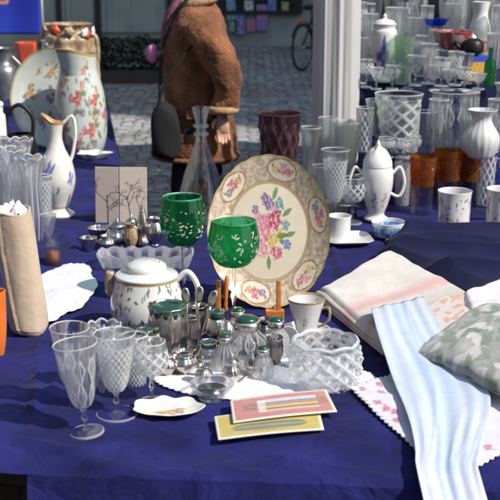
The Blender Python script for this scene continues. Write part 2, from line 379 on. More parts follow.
# parasol added out of view at right, there to shade the near cobbles
t=thing('shade_parasol','large beige parasol added out of view at right to shade the cobbles','parasol',(1.95,7.3,0))
MB().tube([(0,0,0),(0,0,2.9)],.03,10).obj('pole',M['curtain_pole'],t)
MB().lathe([(.3,0),(.28,.06),(.05,.1)],24).obj('base',M['steel'],t)
q=MB();q.lathe([(.03,3.0),(.9,2.82),(1.75,2.55),(1.75,2.38)],8,cap=False);q.obj('canopy',plain('beige canvas',(.5,.45,.36),.9),t,smooth=False,solid=.004)
# ------------------------------------------------------------------ tables & cloths
def fbm(x,y,s,o=4,seed=0):
    v=0;a=1
    for i in range(o): v+=a*noise.noise((x*s+seed,y*s-seed,seed*1.7));s*=2;a*=.5
    return v
HC=[]
def tabh(x,y):
    p=Vector((x,y));h=.010*(fbm(x,y,2.2,4,1)+.6*(1-abs(fbm(x*.7+y*.5,y,3,2,6)))**3)
    for (x0,y0,x1,y1,w_,a_) in HC:
        d=Vector((x1-x0,y1-y0));l=d.length;d/=l;q=Vector((x-x0,y-y0));s_=q.dot(d);o_=abs(q.x*d.y-q.y*d.x)+.015*fbm(x,y,4,2,2)
        if 0<s_<l:h+=a_*math.exp(-(o_/w_)**2)*min(1,s_/.08,(l-s_)/.08)
    return max(h,-.008)
def table(name,label,quad,z,hh=None):
    cx=sum(q[0] for q in quad)/4;cy=sum(q[1] for q in quad)/4
    t=thing(name,label,'table',(cx,cy,0))
    b=MB();vs=[(q[0]-cx,q[1]-cy,zz) for zz in (z-.035,z-.012) for q in quad];b.add(vs,[(3,2,1,0),(4,5,6,7),(0,1,5,4),(1,2,6,5),(2,3,7,6),(3,0,4,7)])
    b.obj('tabletop',M['tablewood'],t,smooth=False)
    for q in quad:
        x=(q[0]-cx)*.94;y=(q[1]-cy)*.94
        MB().tube([(x,y,0),(x,y,z-.036)],.018,8).obj('leg',M['steel'],t)
def cloth(name,label,quad,z,sides,drop,res=.012,amp=.004,seed=1,material='velvet',creases=(),fmin=-99):
    A,B,C_,D=[Vector((*q,0)) for q in quad]   # FL FR BR BL
    nu=int(max((B-A).length,(C_-D).length)/res);nv=int(max((D-A).length,(C_-B).length)/res)
    g=MB();P=[]
    for j in range(nv+1):
        row=[]
        for i in range(nu+1):
            u=i/nu;v=j/nv;p=(A*(1-u)+B*u)*(1-v)+(D*(1-u)+C_*u)*v
            e=min((v*(D-A).length if 'f' in sides else 9),(u*(B-A).length if 'l' in sides else 9),((1-u)*(B-A).length if 'r' in sides else 9),((1-v)*(D-A).length if 'b' in sides else 9))
            h=amp*(fbm(p.x,p.y,2.2,4,seed)+.6*(1-abs(fbm(p.x*.7+p.y*.5,p.y,3,2,seed+5)))**3*1.0)
            for (x0,y0,x1,y1,w_,a_) in creases:
                d=Vector((x1-x0,y1-y0));l=d.length;d/=l;q=Vector((p.x-x0,p.y-y0));s_=q.dot(d);o_=abs(q.x*d.y-q.y*d.x)+.015*fbm(p.x,p.y,4,2,2)
                if 0<s_<l:h+=a_*math.exp(-(o_/w_)**2)*min(1,s_/.08,(l-s_)/.08)
            if e<.03:h-=(.03-e)**2*8
            row.append((p.x,p.y,z+max(h,-.008)))
        P.append(row)
    g.grid(P)
    edges=[]
    if 'f' in sides: edges.append([P[0][i] for i in range(nu+1) if P[0][i][0]>fmin])
    if 'r' in sides: edges.append([P[j][nu] for j in range(nv+1)])
    if 'b' in sides: edges.append([P[nv][nu-i] for i in range(nu+1)])
    if 'l' in sides: edges.append([P[nv-j][0] for j in range(nv+1)])
    for E in edges:
        d=(Vector(E[-1])-Vector(E[0]));L=d.length;d.normalize();n=Vector((d.y,-d.x,0))
        rows=[E]
        for k in range(1,19):
            t=k/18;row=[]
            for i,e in enumerate(E):
                s_=i/(len(E)-1)*L
                o=.02*min(1,t*5)+.045*t*(noise.noise((s_*4.5+seed,t*.6,seed))+.5*noise.noise((s_*11,t*.5,seed+3)))+.03*t
                row.append((e[0]+n.x*o,e[1]+n.y*o,e[2]-.012*min(1,t*6)-t*drop*(1+.03*noise.noise((s_*2,seed,0)))))
            rows.append(row)
        g.grid(rows)
    return tag(g.obj(name,M[material]),label,'tablecloth')
q1=[(-1.5,2.03),(1.45,1.80),(1.45,4.02),(-1.5,4.02)]
table('market_table','front trestle table under the blue velvet cloth',[(a*.96,b+(.16 if b<3 else -.02)) for a,b in q1],TZ-.003)
cr=[]
for a,b,w_,h_ in (((120,455),(250,425),.012,.007),((10,440),(160,480),.014,.008),((230,470),(380,445),.012,.006),((45,300),(30,460),.01,.005),((100,350),(20,420),.012,.006),((330,240),(350,300),.01,.008),((60,230),(80,260),.01,.006),((250,455),(400,478),.01,.007),((40,462),(140,440),.01,.006),((195,290),(205,330),.01,.006),((150,470),(260,480),.012,.008)):
    pa,pb=at(*a),at(*b);cr.append((pa.x,pa.y,pb.x,pb.y,w_*1.1,h_*1.7))
HC+=cr
cloth('velvet_tablecloth','royal blue velvet cloth with creases covering the front table',q1,TZ,'flr',.5,.010,.010,1,creases=cr,fmin=-.43)
q2=[(-2.7,3.99),(-.43,3.99),(-1.02,7.9),(-3.3,7.9)]
table('market_table','side table running back behind the white jug with blue flowers',[(a,b+.03) for a,b in q2],TZ)
cloth('velvet_tablecloth','dark blue velvet cloth under the flowered china at left',q2,TZ+.004,'rb',.5,.02,.008,3)
q3=[(.40,3.99),(2.4,3.99),(2.4,5.95),(.40,5.95)]
table('market_table','side table under the stepped glass display at right',[(a,b+.03) for a,b in q3],TZ)
cloth('velvet_tablecloth','dark blue velvet cloth around the steps of glassware at right',q3,TZ+.004,'lbr',.5,.02,.006,4)
MZ,BZ=.95,1.17
def step(label,quad,z0,z):
    t=thing('display_step',label,'display step',((quad[0][0]+quad[1][0])/2,quad[0][1],z0))
    ox,oy=t.location.x,t.location.y
    b=MB();b.box(((quad[1][0]+quad[0][0])/2-ox,(quad[0][1]+quad[2][1])/2-oy+.01,(z-z0)/2-.005),(quad[1][0]-quad[0][0]-.02,quad[2][1]-quad[0][1]-.02,z-z0-.012));b.obj('box',M['tablewood'],t,smooth=False)
    c=cloth('drape','x',quad,z,'flrb',z-z0-.022,.02,.003,int(z*10),'navy' if z>1 else 'velvet')
    del c['label'];del c['category'];c.parent=t;c.location=(-ox,-oy,-z0)
step('low navy draped step carrying the large glass bowls',[(.47,4.25),(2.3,4.25),(2.3,4.58),(.47,4.58)],TZ+.008,MZ)
step('tall navy draped step carrying the crowd of glasses at top right',[(.43,4.66),(2.3,4.66),(2.3,5.85),(.43,5.85)],TZ+.008,BZ)
# ------------------------------------------------------------------ post wrapped in sheeting
p=Vector(((333-250)/F*4.55,4.42,0));t=thing('canopy_post','white stall post wrapped in gathered white sheeting','post',p)
MB().tube([(0,0,0),(0,0,2.7)],.03,12).obj('pole',M['curtain_pole'],t)
g=MB();P=[]
for j in range(60):
    z=.25+2.35*j/59;P.append([((.080+.011*noise.noise((math.cos(a)*2.2,math.sin(a)*2.2,z*.5))+.006*noise.noise((math.cos(a)*6,math.sin(a)*6,z*.8))+.008*math.sin(z*1.3))*math.cos(a),(.068+.011*noise.noise((math.cos(a)*2.2,math.sin(a)*2.2,z*.5+4))+.006*noise.noise((math.cos(a)*6,math.sin(a)*6,z*.8+7)))*math.sin(a),z) for a in [2*PI*k/120 for k in range(120)]])
g.grid(P,True);g.obj('sheeting',M['sheet'],t)
# ------------------------------------------------------------------ glass builders
MODE=[0];ZT=[9]
def rimglintcf(zt):
    return lambda t,z,r:((.75 if z>zt else .03),0,0)  # lip painted paler, standing in for the light a rim catches
def cutpat(r,z,t,k,zs):
    m=MODE[0]
    if m==0:   # diamonds
        a=abs(((t*k/(2*PI)+z*zs)%1)-.5);b=abs(((t*k/(2*PI)-z*zs)%1)-.5)
        return (a+b-.5),max(0,min(.99,(max(a,b)-.33)/.1))
    if m==1:   # flutes
        a=abs(((t*k*1.4/(2*PI))%1)-.5)
        return a*1.2-.3,max(0,min(.99,(a-.38)/.08))*.8
    if m==2:   # pointed leaves between vertical cuts
        kk=max(6,round(k*.8));u=((t*kk/(2*PI))%1)-.5;v=((z*zs*.55)%1)-.5
        d=abs(u)*2+abs(v)*1.2;a=abs(d-.72);f=max(0,1-a/.14)
        g=max(0,1-abs(abs(u)*3-.25)/.16) if d<.7 else 0
        return -.4*f,min(.99,max(f,g*.7))
    # fine hobnail band
    a=abs(((t*k*1.8/(2*PI)+z*zs*1.8)%1)-.5);b=abs(((t*k*1.8/(2*PI)-z*zs*1.8)%1)-.5)
    return (a+b-.5)*.7,max(0,min(.99,(max(a,b)-.30)/.15))*.85
def cutrf(k=16,amp=.05,zs=60,z0=0,z1=9,scal=0,kk=8,nout=999):
    def f(r,z,t,i):
        if z0<=z<=z1 and r>.003 and i<=nout:
            r=r*(1+amp*cutpat(r,z,t,k,zs)[0]*2)
        if scal and z>z1*.6: z=z+scal*(abs(math.cos(t*kk/2))-.5)*max(0,(z-z1*.6)/(z1*.4))
        return r,z
    return f
def cutcf(k,zs,z0,z1):  # rim and cut edges whitened in colour to look as if catching light
    def f(t,z,r):
        if z>ZT[0]: return (.9,0,0)
        if z0<=z<=z1 and r>.003: return (cutpat(r,z,t,k,zs)[1],0,0)
        return (.02,0,0)
    return f
CUTN=[0]
def cutglass(o,th,seg,k,amp,zs,z0,z1,scal=0,mode=None):
    CUTN[0]+=1;ZT[0]=o[-1][1]-.0005;MODE[0]=mode if mode is not None else (0,2,1,3,0,2,3)[CUTN[0]%7]
    g=MB().lathe(shell(o,th),seg,cutrf(k,amp,zs,z0,z1,scal,8,len(o)),cutcf(k,zs,z0,z1));MODE[0]=0;return g
STY={
 'wine':([(.28,.50),(.72,.56),(.98,.70),(1.0,.85),(.9,1)],.5),
 'flute':([(.2,.42),(.5,.48),(.75,.62),(.9,.8),(1,1)],.42),
 'tulip':([(.2,.30),(.42,.335),(.60,.45),(.74,.66),(.86,.85),(1.0,1)],.30),
 'round':([(.2,.46),(.75,.52),(1.0,.68),(.98,.86),(.86,1)],.46),
 'cone':([(.15,.4),(.45,.5),(.72,.7),(1,1)],.4)}
def stemglass(px,py,ytop,r,label,sty='wine',m_='clear',foot=.8,z=TZ,cut=0,group=None,tilt=(0,0),name='wine_glass',cat='glass',stem='clear',ghost=1):
    p,H,Rr=spec(px,py,ytop,r,z);t=thing(name,label,cat,p+Vector((0,0,.001)),random.uniform(0,6),group)
    if tilt!=(0,0): t.rotation_euler=(tilt[0],tilt[1],0)
    pts,zb=STY[sty]
    o=prof(pts,H,Rr,11)
    (cutglass(o,.0022,108,9,cut*.8,6/H,zb*H*1.05,H*.88) if cut else MB().lathe(shell(o,.0018),40,None,rimglintcf(H-.0005))).obj('bowl',M[m_],t,smooth=not cut)
    sr=max(.0035,Rr*.1)
    MB().lathe(prof([(sr*1.6,.045*H),(sr,.12*H),(sr*.95,(zb*.5)*H),(sr*1.7,(zb*.62)*H),(sr,.8*zb*H),(Rr*.2,zb*H)],1,1,4),16).obj('stem',M[stem],t)
    MB().lathe(prof([(Rr*foot*.9,0),(Rr*foot*.99,.001),(Rr*foot,.005),(Rr*foot*.94,.0065),(Rr*foot*.87,.003),(Rr*foot*.5,.022*H),(sr*1.6,.05*H)],1,1,4),48,None,lambda t,z,r_:((.6 if r_>Rr*foot*.93 else .08),0,0)).obj('foot',M[stem],t)  # outer foot ring painted pale as a bright, lit edge
    return t
def vase(px,py,ytop,r,label,pts,m_='crystal',z=TZ,cut=.05,k=14,group=None,name='glass_vase',cat='vase',th=.004,scal=0,zs=None,tilt=(0,0),foot=0):
    p,H,Rr=spec(px,py,ytop,r,z);t=thing(name,label,cat,p+Vector((0,0,.001)),random.uniform(0,6),group,tilt)
    if tilt!=(0,0): t.rotation_euler=(tilt[0],tilt[1],0)
    o=prof(pts,H,Rr,14)
    (cutglass(o,th,120,max(7,int(k*.7)),cut,zs or 4.5/H,.04*H,H*.92,scal) if cut else MB().lathe(shell(o,th),48,None,rimglintcf(H-.0005))).obj('body',M[m_],t,smooth=not cut)
    if foot: MB().lathe([(Rr*foot,0),(Rr*foot,.004),(Rr*foot*.6,.009)],36).obj('foot',M[m_],t)
    return t
TUM=[(.72,0),(.78,.1),(.85,.4),(.93,.75),(1,1)]
BOWL=[(.4,0),(.6,.04),(.85,.3),(.97,.65),(1,1)]
FLR=[(.5,0),(.6,.05),(.72,.35),(.62,.65),(.75,.85),(1,1)]
# ---- foreground goblets
stemglass(87,434,344,22,'clear goblet leaning slightly, frontmost of the glasses at lower left','tulip','crystal',.8,cut=.05,tilt=(0,R(-5)),name='goblet',cat='goblet')
stemglass(72,410,327,19.5,'clear goblet standing just behind the leaning front goblet','tulip','clear',.78,cut=.04,tilt=(R(2),R(1)),name='goblet',cat='goblet')
stemglass(117,416,334,21,'heavily cut crystal goblet with wide foot, right of the leaning goblet','tulip','crystal',1.0,cut=.1,name='goblet',cat='goblet')
stemglass(152,404,342,17,'short cut crystal goblet in front of the silver tray','round','crystal',.8,cut=.09,name='goblet',cat='goblet')
vase(106,392,326,17,'pointed rim cut crystal tumbler behind the wide footed goblet',TUM,'crystal',cut=.08,name='crystal_tumbler',cat='tumbler',scal=.006)
vase(136,386,336,13,'small cut crystal tumbler beside the silver tray',TUM,'crystal',cut=.08,name='crystal_tumbler',cat='tumbler')
# ---- green goblets
def greenglass(px,py,ytop,r,label,tilt=(0,0)):
    p,H,Rr=spec(px,py,ytop,r);t=thing('wine_glass',label,'wine glass',p+Vector((0,0,.001)));t.rotation_euler=(*tilt,0)
    zb=.55
    o=prof([(.12,zb),(.6,zb+.03),(.95,zb+.14),(1.03,zb+.25),(.98,.88),(.88,1)],H,Rr,8)
    MB().lathe(shell(o,.0018),56).obj('bowl',M['green'],t)
    g=MB();random.seed(int(px))
    def surf(th,z):
        for a,b in zip(o,o[1:]):
            if a[1]<=z<=b[1]:
                rr=a[0]+(b[0]-a[0])*(z-a[1])/(b[1]-a[1]+1e-9);return Vector((rr*math.cos(th)*1.008,rr*math.sin(th)*1.008,z))
        return Vector((0,0,z))
    for k in range(8):
        th0=k*PI/4+.2
        for i in range(16):
            th=th0+random.uniform(-.28,.28);z=H*(zb+.22+random.uniform(-.12,.15))
            q=surf(th,z);s_=Rr*random.uniform(.04,.11);n=Vector((math.cos(th),math.sin(th),0));u=Vector((-n.y,n.x,0));a=random.uniform(0,3)
            e1=(u*math.cos(a)+Vector((0,0,1))*math.sin(a))*s_;e2=(-u*math.sin(a)+Vector((0,0,1))*math.cos(a))*s_*.4
            g.add([q-e1,q-e2,q+e1,q+e2],[(0,1,2,3)])
    g.obj('gilt_decoration',M['gilt'],t,smooth=False,solid=.0006)
    MB().lathe([(Rr*.865,H*.985),(Rr*.872,H*.985),(Rr*.868,H*1.003),(Rr*.85,H*1.003),(Rr*.865,H*.985)],48,cap=False).obj('rim_band',M['gilt'],t)
    sr=.0045
    MB().lathe(prof([(sr*1.6,.03*H),(sr,.1*H),(sr,.2*H),(sr*2,.27*H),(sr,.34*H),(sr*1.4,zb*H)],1,1,4),16).obj('stem',M['clear'],t)
    MB().lathe(prof([(Rr*.78,0),(Rr*.8,.01*H),(Rr*.4,.022*H),(sr*1.6,.034*H)],1,1,4),40).obj('foot',M['clear'],t)
greenglass(234,322,221,25,'emerald green goblet with gilt flowers in front of the big platter')
greenglass(184,304,197,22,'emerald green goblet with gilt flowers above the crystal tray')
# ---- decanter
p,H,Rr=spec(202,222,108,26);t=thing('decanter','clear glass ship decanter in front of the person in the brown coat','decanter',p+Vector((0,0,.002)))
MB().lathe(shell(prof([(.9,0),(1,.03),(.96,.14),(.72,.38),(.38,.6),(.22,.72),(.2,.86),(.34,1.0)],H,Rr,20),.003),56).obj('body',M['clear'],t)
MB().lathe(prof([(.27,.76),(.29,.775),(.24,.79)],H,Rr,4),32).obj('neck_ring',M['clear'],t)
MB().lathe(prof([(.28,.83),(.3,.845),(.24,.86)],H,Rr,4),32).obj('neck_ring',M['clear'],t)
MB().lathe([(Rr*.9,.004),(Rr*.86,H*.07),(0.001,H*.07)],40).obj('thick_base',M['crystal'],t)
# ---- purple vase behind platter
vase(279,228,114,21,'dark purple cut glass vase standing behind the flowered platter',[(.55,0),(.6,.1),(.75,.5),(.9,.8),(1.02,1)],'purple',cut=.07,k=16)
vase(309,205,128,11,'slim clear glass vase between the platter and the wrapped post',FLR,'clear',cut=0)
# ---- platter with easel
def plate_obj(name,label,cat,px,py,rx,ry,tilt,z,colf,scal=.012,k=24,rz=0,depth=.03,nr=110,na=320,lift=0.0):
    p=at(px,py,z);s_=dep(p)/F;A=rx*s_;B=ry*s_
    t=tag(bpy.data.objects.new(name,None),label,cat);COL.objects.link(t);t.location=p+Vector((0,0,lift))
    g=MB()
    for side in (0,1):
        P=[];C=[]
        for i in range(nr+1):
            q=i/nr;row=[];cr_=[]
            for j in range(na):
                a=2*PI*j/na;rr=q*(1+scal*abs(math.cos(a*k/2))*max(0,q-.8)*5)
                zz=depth*(0 if q<.62 else ((q-.62)/.38)**1.4)
                u,v=rr*math.cos(a),rr*math.sin(a)
                row.append((A*u,-.0045*(side)*-1-zz,B*v+B));cr_.append(colf(u,v,q,a) if not side else (.7,.66,.56))
            P.append(row);C.append(cr_)
        g.grid(P,True,C)
    o=g.obj('plate_body',M['china'],t);t.rotation_euler=(-tilt,0,rz);return t,A,B
IV=(.70,.62,.47)
def platter(u,v,q,a):
    c=IV
    if q<.66:
        c=posy(c,u,v,-.02,.10,.30,PINK,extra=(PURP,TEAL,YEL));c=dab(c,u,v,-.06,-.0,.17,ROSE,6);c=dab(c,u,v,.1,.16,.14,(.55,.06,.18),6);c=dab(c,u,v,-.16,.14,.11,(.7,.3,.4),6);c=dab(c,u,v,.06,-.10,.09,YEL,5)
        for (x,y,r_,cc) in ((-.05,.42,.10,PURP),(.17,.36,.10,TEAL),(.28,.08,.09,TEAL),(-.1,-.24,.13,ROSE),(.12,-.28,.12,PINK),(.3,-.18,.08,BLU),(-.28,-.2,.07,ORG),(.05,-.12,.10,YEL),(-.22,.28,.08,PURP),(.08,.3,.06,ROSE)): c=dab(c,u,v,x,y,r_,cc)
        for (x,y,an) in ((.3,.25,.6),(-.3,.1,2.6),(.22,-.06,.1),(0,-.42,1.6),(-.24,-.06,3),(.35,-.04,.3),(.1,.5,1.2)): c=leafd(c,u,v,x,y,.1,.035,an)
        if q>.635: c=mixc(c,(.35,.22,.1),.7)
    else:
        # rim with brown lace pattern and reserves
        tan=(.50,.37,.24)
        s=.5+.5*math.sin(a*90)*math.sin(q*120)
        s2=noise.noise((u*14,v*14,1))
        s3=noise.noise((u*30,v*30,4));c=mixc((.40,.29,.19),(.70,.60,.46),max(0,min(1,.45+.45*s*0+.9*s2+.7*s3)))
        ph=(a/(2*PI)*6+.25)%1-.5;w_=.26
        d=math.hypot(ph/w_,(q-.83)/.13)
        if d<1: 
            c=IV
            ac=(math.floor(a/(2*PI)*6+.25)+.25)*2*PI/6
            k=int(round((a/(2*PI)*6)))
            cu,cv=ph*6.28/6*.83*1.0,(q-.83)
            c=dab(c,cu,cv,-.11,.0,.07,PINK if k%2 else ORG);c=dab(c,cu,cv,.0,.01,.09,ROSE if k%2 else PINK,6);c=dab(c,cu,cv,.11,-.01,.065,YEL if k%2 else PURP)
            for x in (-.16,-.05,.05,.16): c=leafd(c,cu,cv,x,-.04+.5*abs(x),.035,.016,x*9)
        elif d<1.13: c=(.34,.2,.1)
        if q>.975: c=(.52,.36,.16)
        if q<.69: c=mixc(c,(.36,.24,.13),.6)
    return c
t,A,B=plate_obj('serving_platter','large oval cream platter with flower bouquet and tan floral rim','platter',269,312,61,76,R(14),TZ,platter,lift=.006)
t.location.y+=.03
p=at(250,318);t=thing('plate_easel','orange wooden plate stand propping up the floral platter','plate stand',p)
for px,name_ in ((217,0),(277,0)):
    x=at(px,322).x-p.x
    g=MB();g.box((x+.004,-.030,.066),(.013,.009,.096));g.box((x-.006,-.030,.018),(.05,.024,.030))
    g.obj('front_lip',M['wood'],t,bevel=.003,smooth=False)
    g=MB();g.tube(crm([(x,-.035,.008),(x,.02,.012),(x,.09,.012),(x,.16,.01)],4),.009,8);g.obj('foot',M['wood'],t)
    g=MB();g.tube([(x*.8,.13,.012),(x*.7,.20,.27)],.007,8);g.obj('upright',M['wood'],t)
x0=at(217,322).x-p.x;x1=at(277,322).x-p.x
MB().tube([(x0,.12,.02),(x1,.12,.02)],.007,8).obj('crossbar',M['wood'],t)
p=at(226,312);t=thing('wooden_peg','small orange wooden spoon standing left of the platter stand','wooden spoon',p)
MB().tube(crm([(0,0,0),(.0,.0,.04),(.004,.01,.10)],5),[.006,.006,.005,.005,.005,.005,.005,.006,.007,.007,.004],10).obj('handle',M['wood'],t)
# ---- enamel pot
p,H,Rr=spec(148,332,276,36);t=thing('lidded_pot','white lidded pot with small green leaves and brown rim behind the silverware','pot',p)
random.seed(11);sprig=[(random.uniform(0,6.28),random.uniform(.1,.95),random.uniform(0,3)) for _ in range(190)]
def potc(th,z,r):
    c=(.72,.73,.70);v=z/H
    for a,b_,an in sprig:
        da=(th-a+PI)%(2*PI)-PI
        if abs(da)<.2: c=leafd(c,da*1.0,v-b_,0,0,.065,.028,an*1.2,(.03,.07,.05) if an>1.4 else ((.16,.26,.2) if an>.5 else (.3,.22,.12)))
    if v>.955:c=(.40,.26,.1)
    return c
MB().lathe(prof([(.75,0),(.9,.06),(1.0,.35),(1.0,.6),(.9,.85),(.84,1.0)],H,Rr,36),280,cf=potc).obj('body',M['china'],t)
def lidc(th,z,r):
    c=(.74,.74,.71);x,y=r*math.cos(th)/Rr,r*math.sin(th)/Rr
    for i in range(7): c=leafd(c,x,y,-.36+.12*i,.05*math.sin(i*2),.06,.022,i*1.3,(.05,.13,.09))
    return c
lz=H
l=MB().lathe([(a,b+lz) for a,b in prof([(.86,0),(.84,.05),(.58,.10),(.56,.17),(.50,.23),(.3,.29),(.01,.31)],H*.95,Rr,7)],110,cf=lidc).obj('lid',M['china'],t)
MB().tube(crm([(.0+Rr*.84,0,H*.95),(Rr*1.15,0,H*1.1),(Rr*1.42,0,H*.85),(Rr*1.38,0,H*.5),(Rr*1.0,0,H*.3)],7),.0075,12).obj('handle',M['white_china'],t)
g=MB();g.tube(crm([(-Rr*.82,0,H*.55),(-Rr*1.05,0,H*.8),(-Rr*1.02,0,H*1.06)],6),[.016]*6+[.012]*6+[.010],12);g.obj('spout',M['gold'],t)
t.rotation_euler[2]=R(-8)
# ---- crystal tray and the small silver on/behind it
p=at(146,268);s_=dep(p)/F
t=thing('crystal_tray','long rectangular cut crystal dish behind the white lidded pot','dish',p+Vector((0,0,.001)))
W_=47*s_;g=MB()
P=[]
for k,(ex,z) in enumerate([(.86,0),(.9,.01),(.96,.03),(1.02,.05),(.98,.05),(.9,.03),(.84,.012),(.0,.011)]):
    row=[]
    for j in range(160):
        a=2*PI*j/160;cx,cy=math.cos(a),math.sin(a);q=(abs(cx)**5+abs(cy)**5)**(-1/5)
        zz=z+(.004*math.cos(j*PI/4) if k in(3,4) else 0);rr=ex+(.018*((j//2)%2) if k in (1,2) else 0)
        row.append((cx*q*W_*rr,cy*q*W_*.42*rr,zz))
    P.append(row)
g.grid(P,True,[[((.55 if (j//4)%2 or k in (3,4) else .08),0,0) for j in range(160)] for k in range(len(P))]);g.f.append(tuple(range(160)));g.obj('body',M['crystal'],t,smooth=False)  # ribs and lip painted with whitish haze to brighten the glass
def silverpot(px,py,ytop,r,label,pts,name='silver_pot',cat='silver pot',liner=False,handle=False,lid=False,spout=False,z=TZ,mat_='silver',rzz=0,group=None):
    p,H,Rr=spec(px,py,ytop,r,z);t=thing(name,label,cat,p+Vector((0,0,.001)),rzz,group)
    o=prof(pts,H,Rr,7)
    rf=lambda r_,z_,th,i:(r_*(1+.025*math.cos(12*th)),z_)
    MB().lathe(shell(o,.0025),60,rf).obj('body',M[mat_],t)
    if liner: MB().lathe([(.001,H*.96),(o[-1][0]*.5,H*1.04),(o[-1][0]*.93,H*1.0),(o[-1][0]*.93,H*.8)],32).obj('liner',M['greenliner'],t)
    if lid:
        lo_=MB().lathe([(a,b+H) for a,b in prof([(1,0),(.9,.1),(.55,.22),(.1,.27)],H*.8,o[-1][0],5)],32).obj('lid',M[mat_],t)
        MB().lathe([(a,b+H*1.2) for a,b in prof([(.1,0),(.22,.1),(.02,.22)],H*.8,o[-1][0],4)],16).obj('knob',M[mat_],lo_)
    if handle: MB().tube(crm([(Rr*.8,0,H*.9),(Rr*1.35,0,H*.95),(Rr*1.5,0,H*.6),(Rr*.95,0,H*.25)],6),.0032,8).obj('handle',M[mat_],t)
    if spout: MB().tube(crm([(-Rr*.8,0,H*.4),(-Rr*1.3,0,H*.7),(-Rr*1.5,0,H*1.05)],6),[.009]*5+[.007]*5+[.005]*3,10).obj('spout',M[mat_],t)
    return t
MUG=[(.8,0),(.85,.05),(.78,.12),(.95,.35),(.98,.7),(.92,.9),(1,1)]
BUL=[(.55,0),(.5,.08),(.85,.3),(1,.5),(.8,.75),(.6,.85),(.72,1)]
silverpot(118,247,226,13,'small silver sugar bowl with domed lid in front of the branch picture',BUL,lid=True,handle=True)
silverpot(100,240,228,12,'shallow scalloped silver dish at the left of the small silver pieces',[(.4,0),(.6,.2),(.85,.6),(1,1)],name='silver_dish',cat='silver dish')
silverpot(143,246,206,7,'slim silver pepper pot in front of the branch picture',[(.8,0),(1,.1),(.6,.3),(.8,.5),(.5,.8),(.15,1)],name='pepper_pot',cat='pepper pot')
silverpot(155,245,218,9,'little silver creamer with raised handle beside the slim pepper pot',BUL,name='silver_creamer',cat='creamer',handle=True,spout=True,rzz=.4)
silverpot(131,250,224,7,'tiny silver salt cellar with gilt inside between the sugar bowl and pepper pot',BUL,name='salt_cellar',cat='salt cellar',mat_='gold')
silverpot(89,252,238,9,'small round silver dish at the left end of the crystal dish',[(.4,0),(.6,.2),(.85,.6),(1,1)],name='silver_dish',cat='silver dish')
silverpot(168,238,212,8,'pinkish silver egg cup left of the green goblets',BUL,name='egg_cup',cat='egg cup',mat_='gold')
# ---- silver tray with silver vessels
p=at(215,364);s_=dep(p)/F
t=thing('silver_tray','dark tarnished silver tray carrying the silver vessels in the centre','tray',p+Vector((0,0,.001)))
g=MB().lathe(prof([(.02,.0),(.9,.0),(.97,.006),(1,.012),(.99,.014),(.95,.010),(.88,.004),(.02,.004)],1,1,3),96,sx=66*s_,sy=.105);g.obj('tray_body',M['silver_dark'],t)
ty=TZ+.006
silverpot(169,354,306,20,'tall silver mug with dark green liner, tallest piece on the silver tray',MUG,name='silver_mug',cat='silver mug',liner=True,handle=True,z=ty,rzz=.2)
silverpot(209,368,342,12,'silver mustard pot with green liner beside the glass ashtray',BUL,name='mustard_pot',cat='mustard pot',liner=True,z=ty)
silverpot(192,350,318,9,'narrow silver beaker holding the upright spoons',MUG,name='silver_beaker',cat='beaker',z=ty)
silverpot(146,360,330,12,'silver sugar bowl with green liner at the left end of the silver tray',BUL,name='sugar_bowl',cat='sugar bowl',liner=True,z=ty)
silverpot(185,374,352,13,'squat embossed silver bowl at the front of the silver tray',BUL,name='silver_bowl',cat='silver bowl',z=ty)
silverpot(167,376,356,10,'small embossed silver pot with two handles near the tray front',BUL,name='silver_pot',cat='silver pot',handle=True,z=ty,rzz=2)
silverpot(228,352,322,10,'silver sugar shaker between the mustard pot and the crystal jar',[(.8,0),(1,.1),(.6,.3),(.9,.5),(.7,.8),(.25,1)],name='sugar_shaker',cat='shaker',z=ty)
silverpot(140,374,348,11,'small round silver creamer at the left end of the tray behind the cut goblet',BUL,name='silver_creamer',cat='creamer',z=ty,handle=True,rzz=.6)
silverpot(155,346,322,10,'slender silver egg cup just left of the tall silver mug',BUL,name='egg_cup',cat='egg cup',z=ty)
silverpot(204,384,366,9,'small silver salt cellar at the tray front beside the squat embossed bowl',BUL,name='salt_cellar',cat='salt cellar',z=ty)
silverpot(232,384,362,10,'little silver pot with lid at the tray front right of the salt cellar',BUL,name='silver_pot',cat='silver pot',z=ty,lid=True)
silverpot(252,378,352,9,'slim silver pepper pot in front of the round crystal jar',[(.8,0),(1,.1),(.6,.3),(.9,.5),(.7,.8),(.25,1)],name='pepper_pot',cat='pepper pot',z=ty)
silverpot(272,364,338,11,'silver beaker with gilt inside at the right end of the tray',MUG,name='silver_beaker',cat='beaker',z=ty,mat_='silver_dark')
silverpot(217,346,312,11,'silver cup on a foot behind the mustard pot',BUL,name='silver_cup',cat='silver cup',z=ty,liner=True)
silverpot(196,334,306,12,'tarnished silver tankard behind the spoons',MUG,name='silver_tankard',cat='tankard',z=ty,mat_='silver_dark',handle=True,rzz=.3)
silverpot(265,346,320,12,'dark silver sugar bowl behind the crystal jar',BUL,name='sugar_bowl',cat='sugar bowl',z=ty,mat_='silver_dark')
silverpot(181,258,236,9,'small silver cup on the right end behind the crystal dish',MUG,name='silver_cup',cat='silver cup')
silverpot(132,242,222,8,'little domed silver pot behind the tiny salt cellar',BUL,name='silver_pot',cat='silver pot',lid=True)
silverpot(107,250,236,9,'low silver bowl between the scalloped dish and the sugar bowl',BUL,name='silver_bowl',cat='silver bowl')
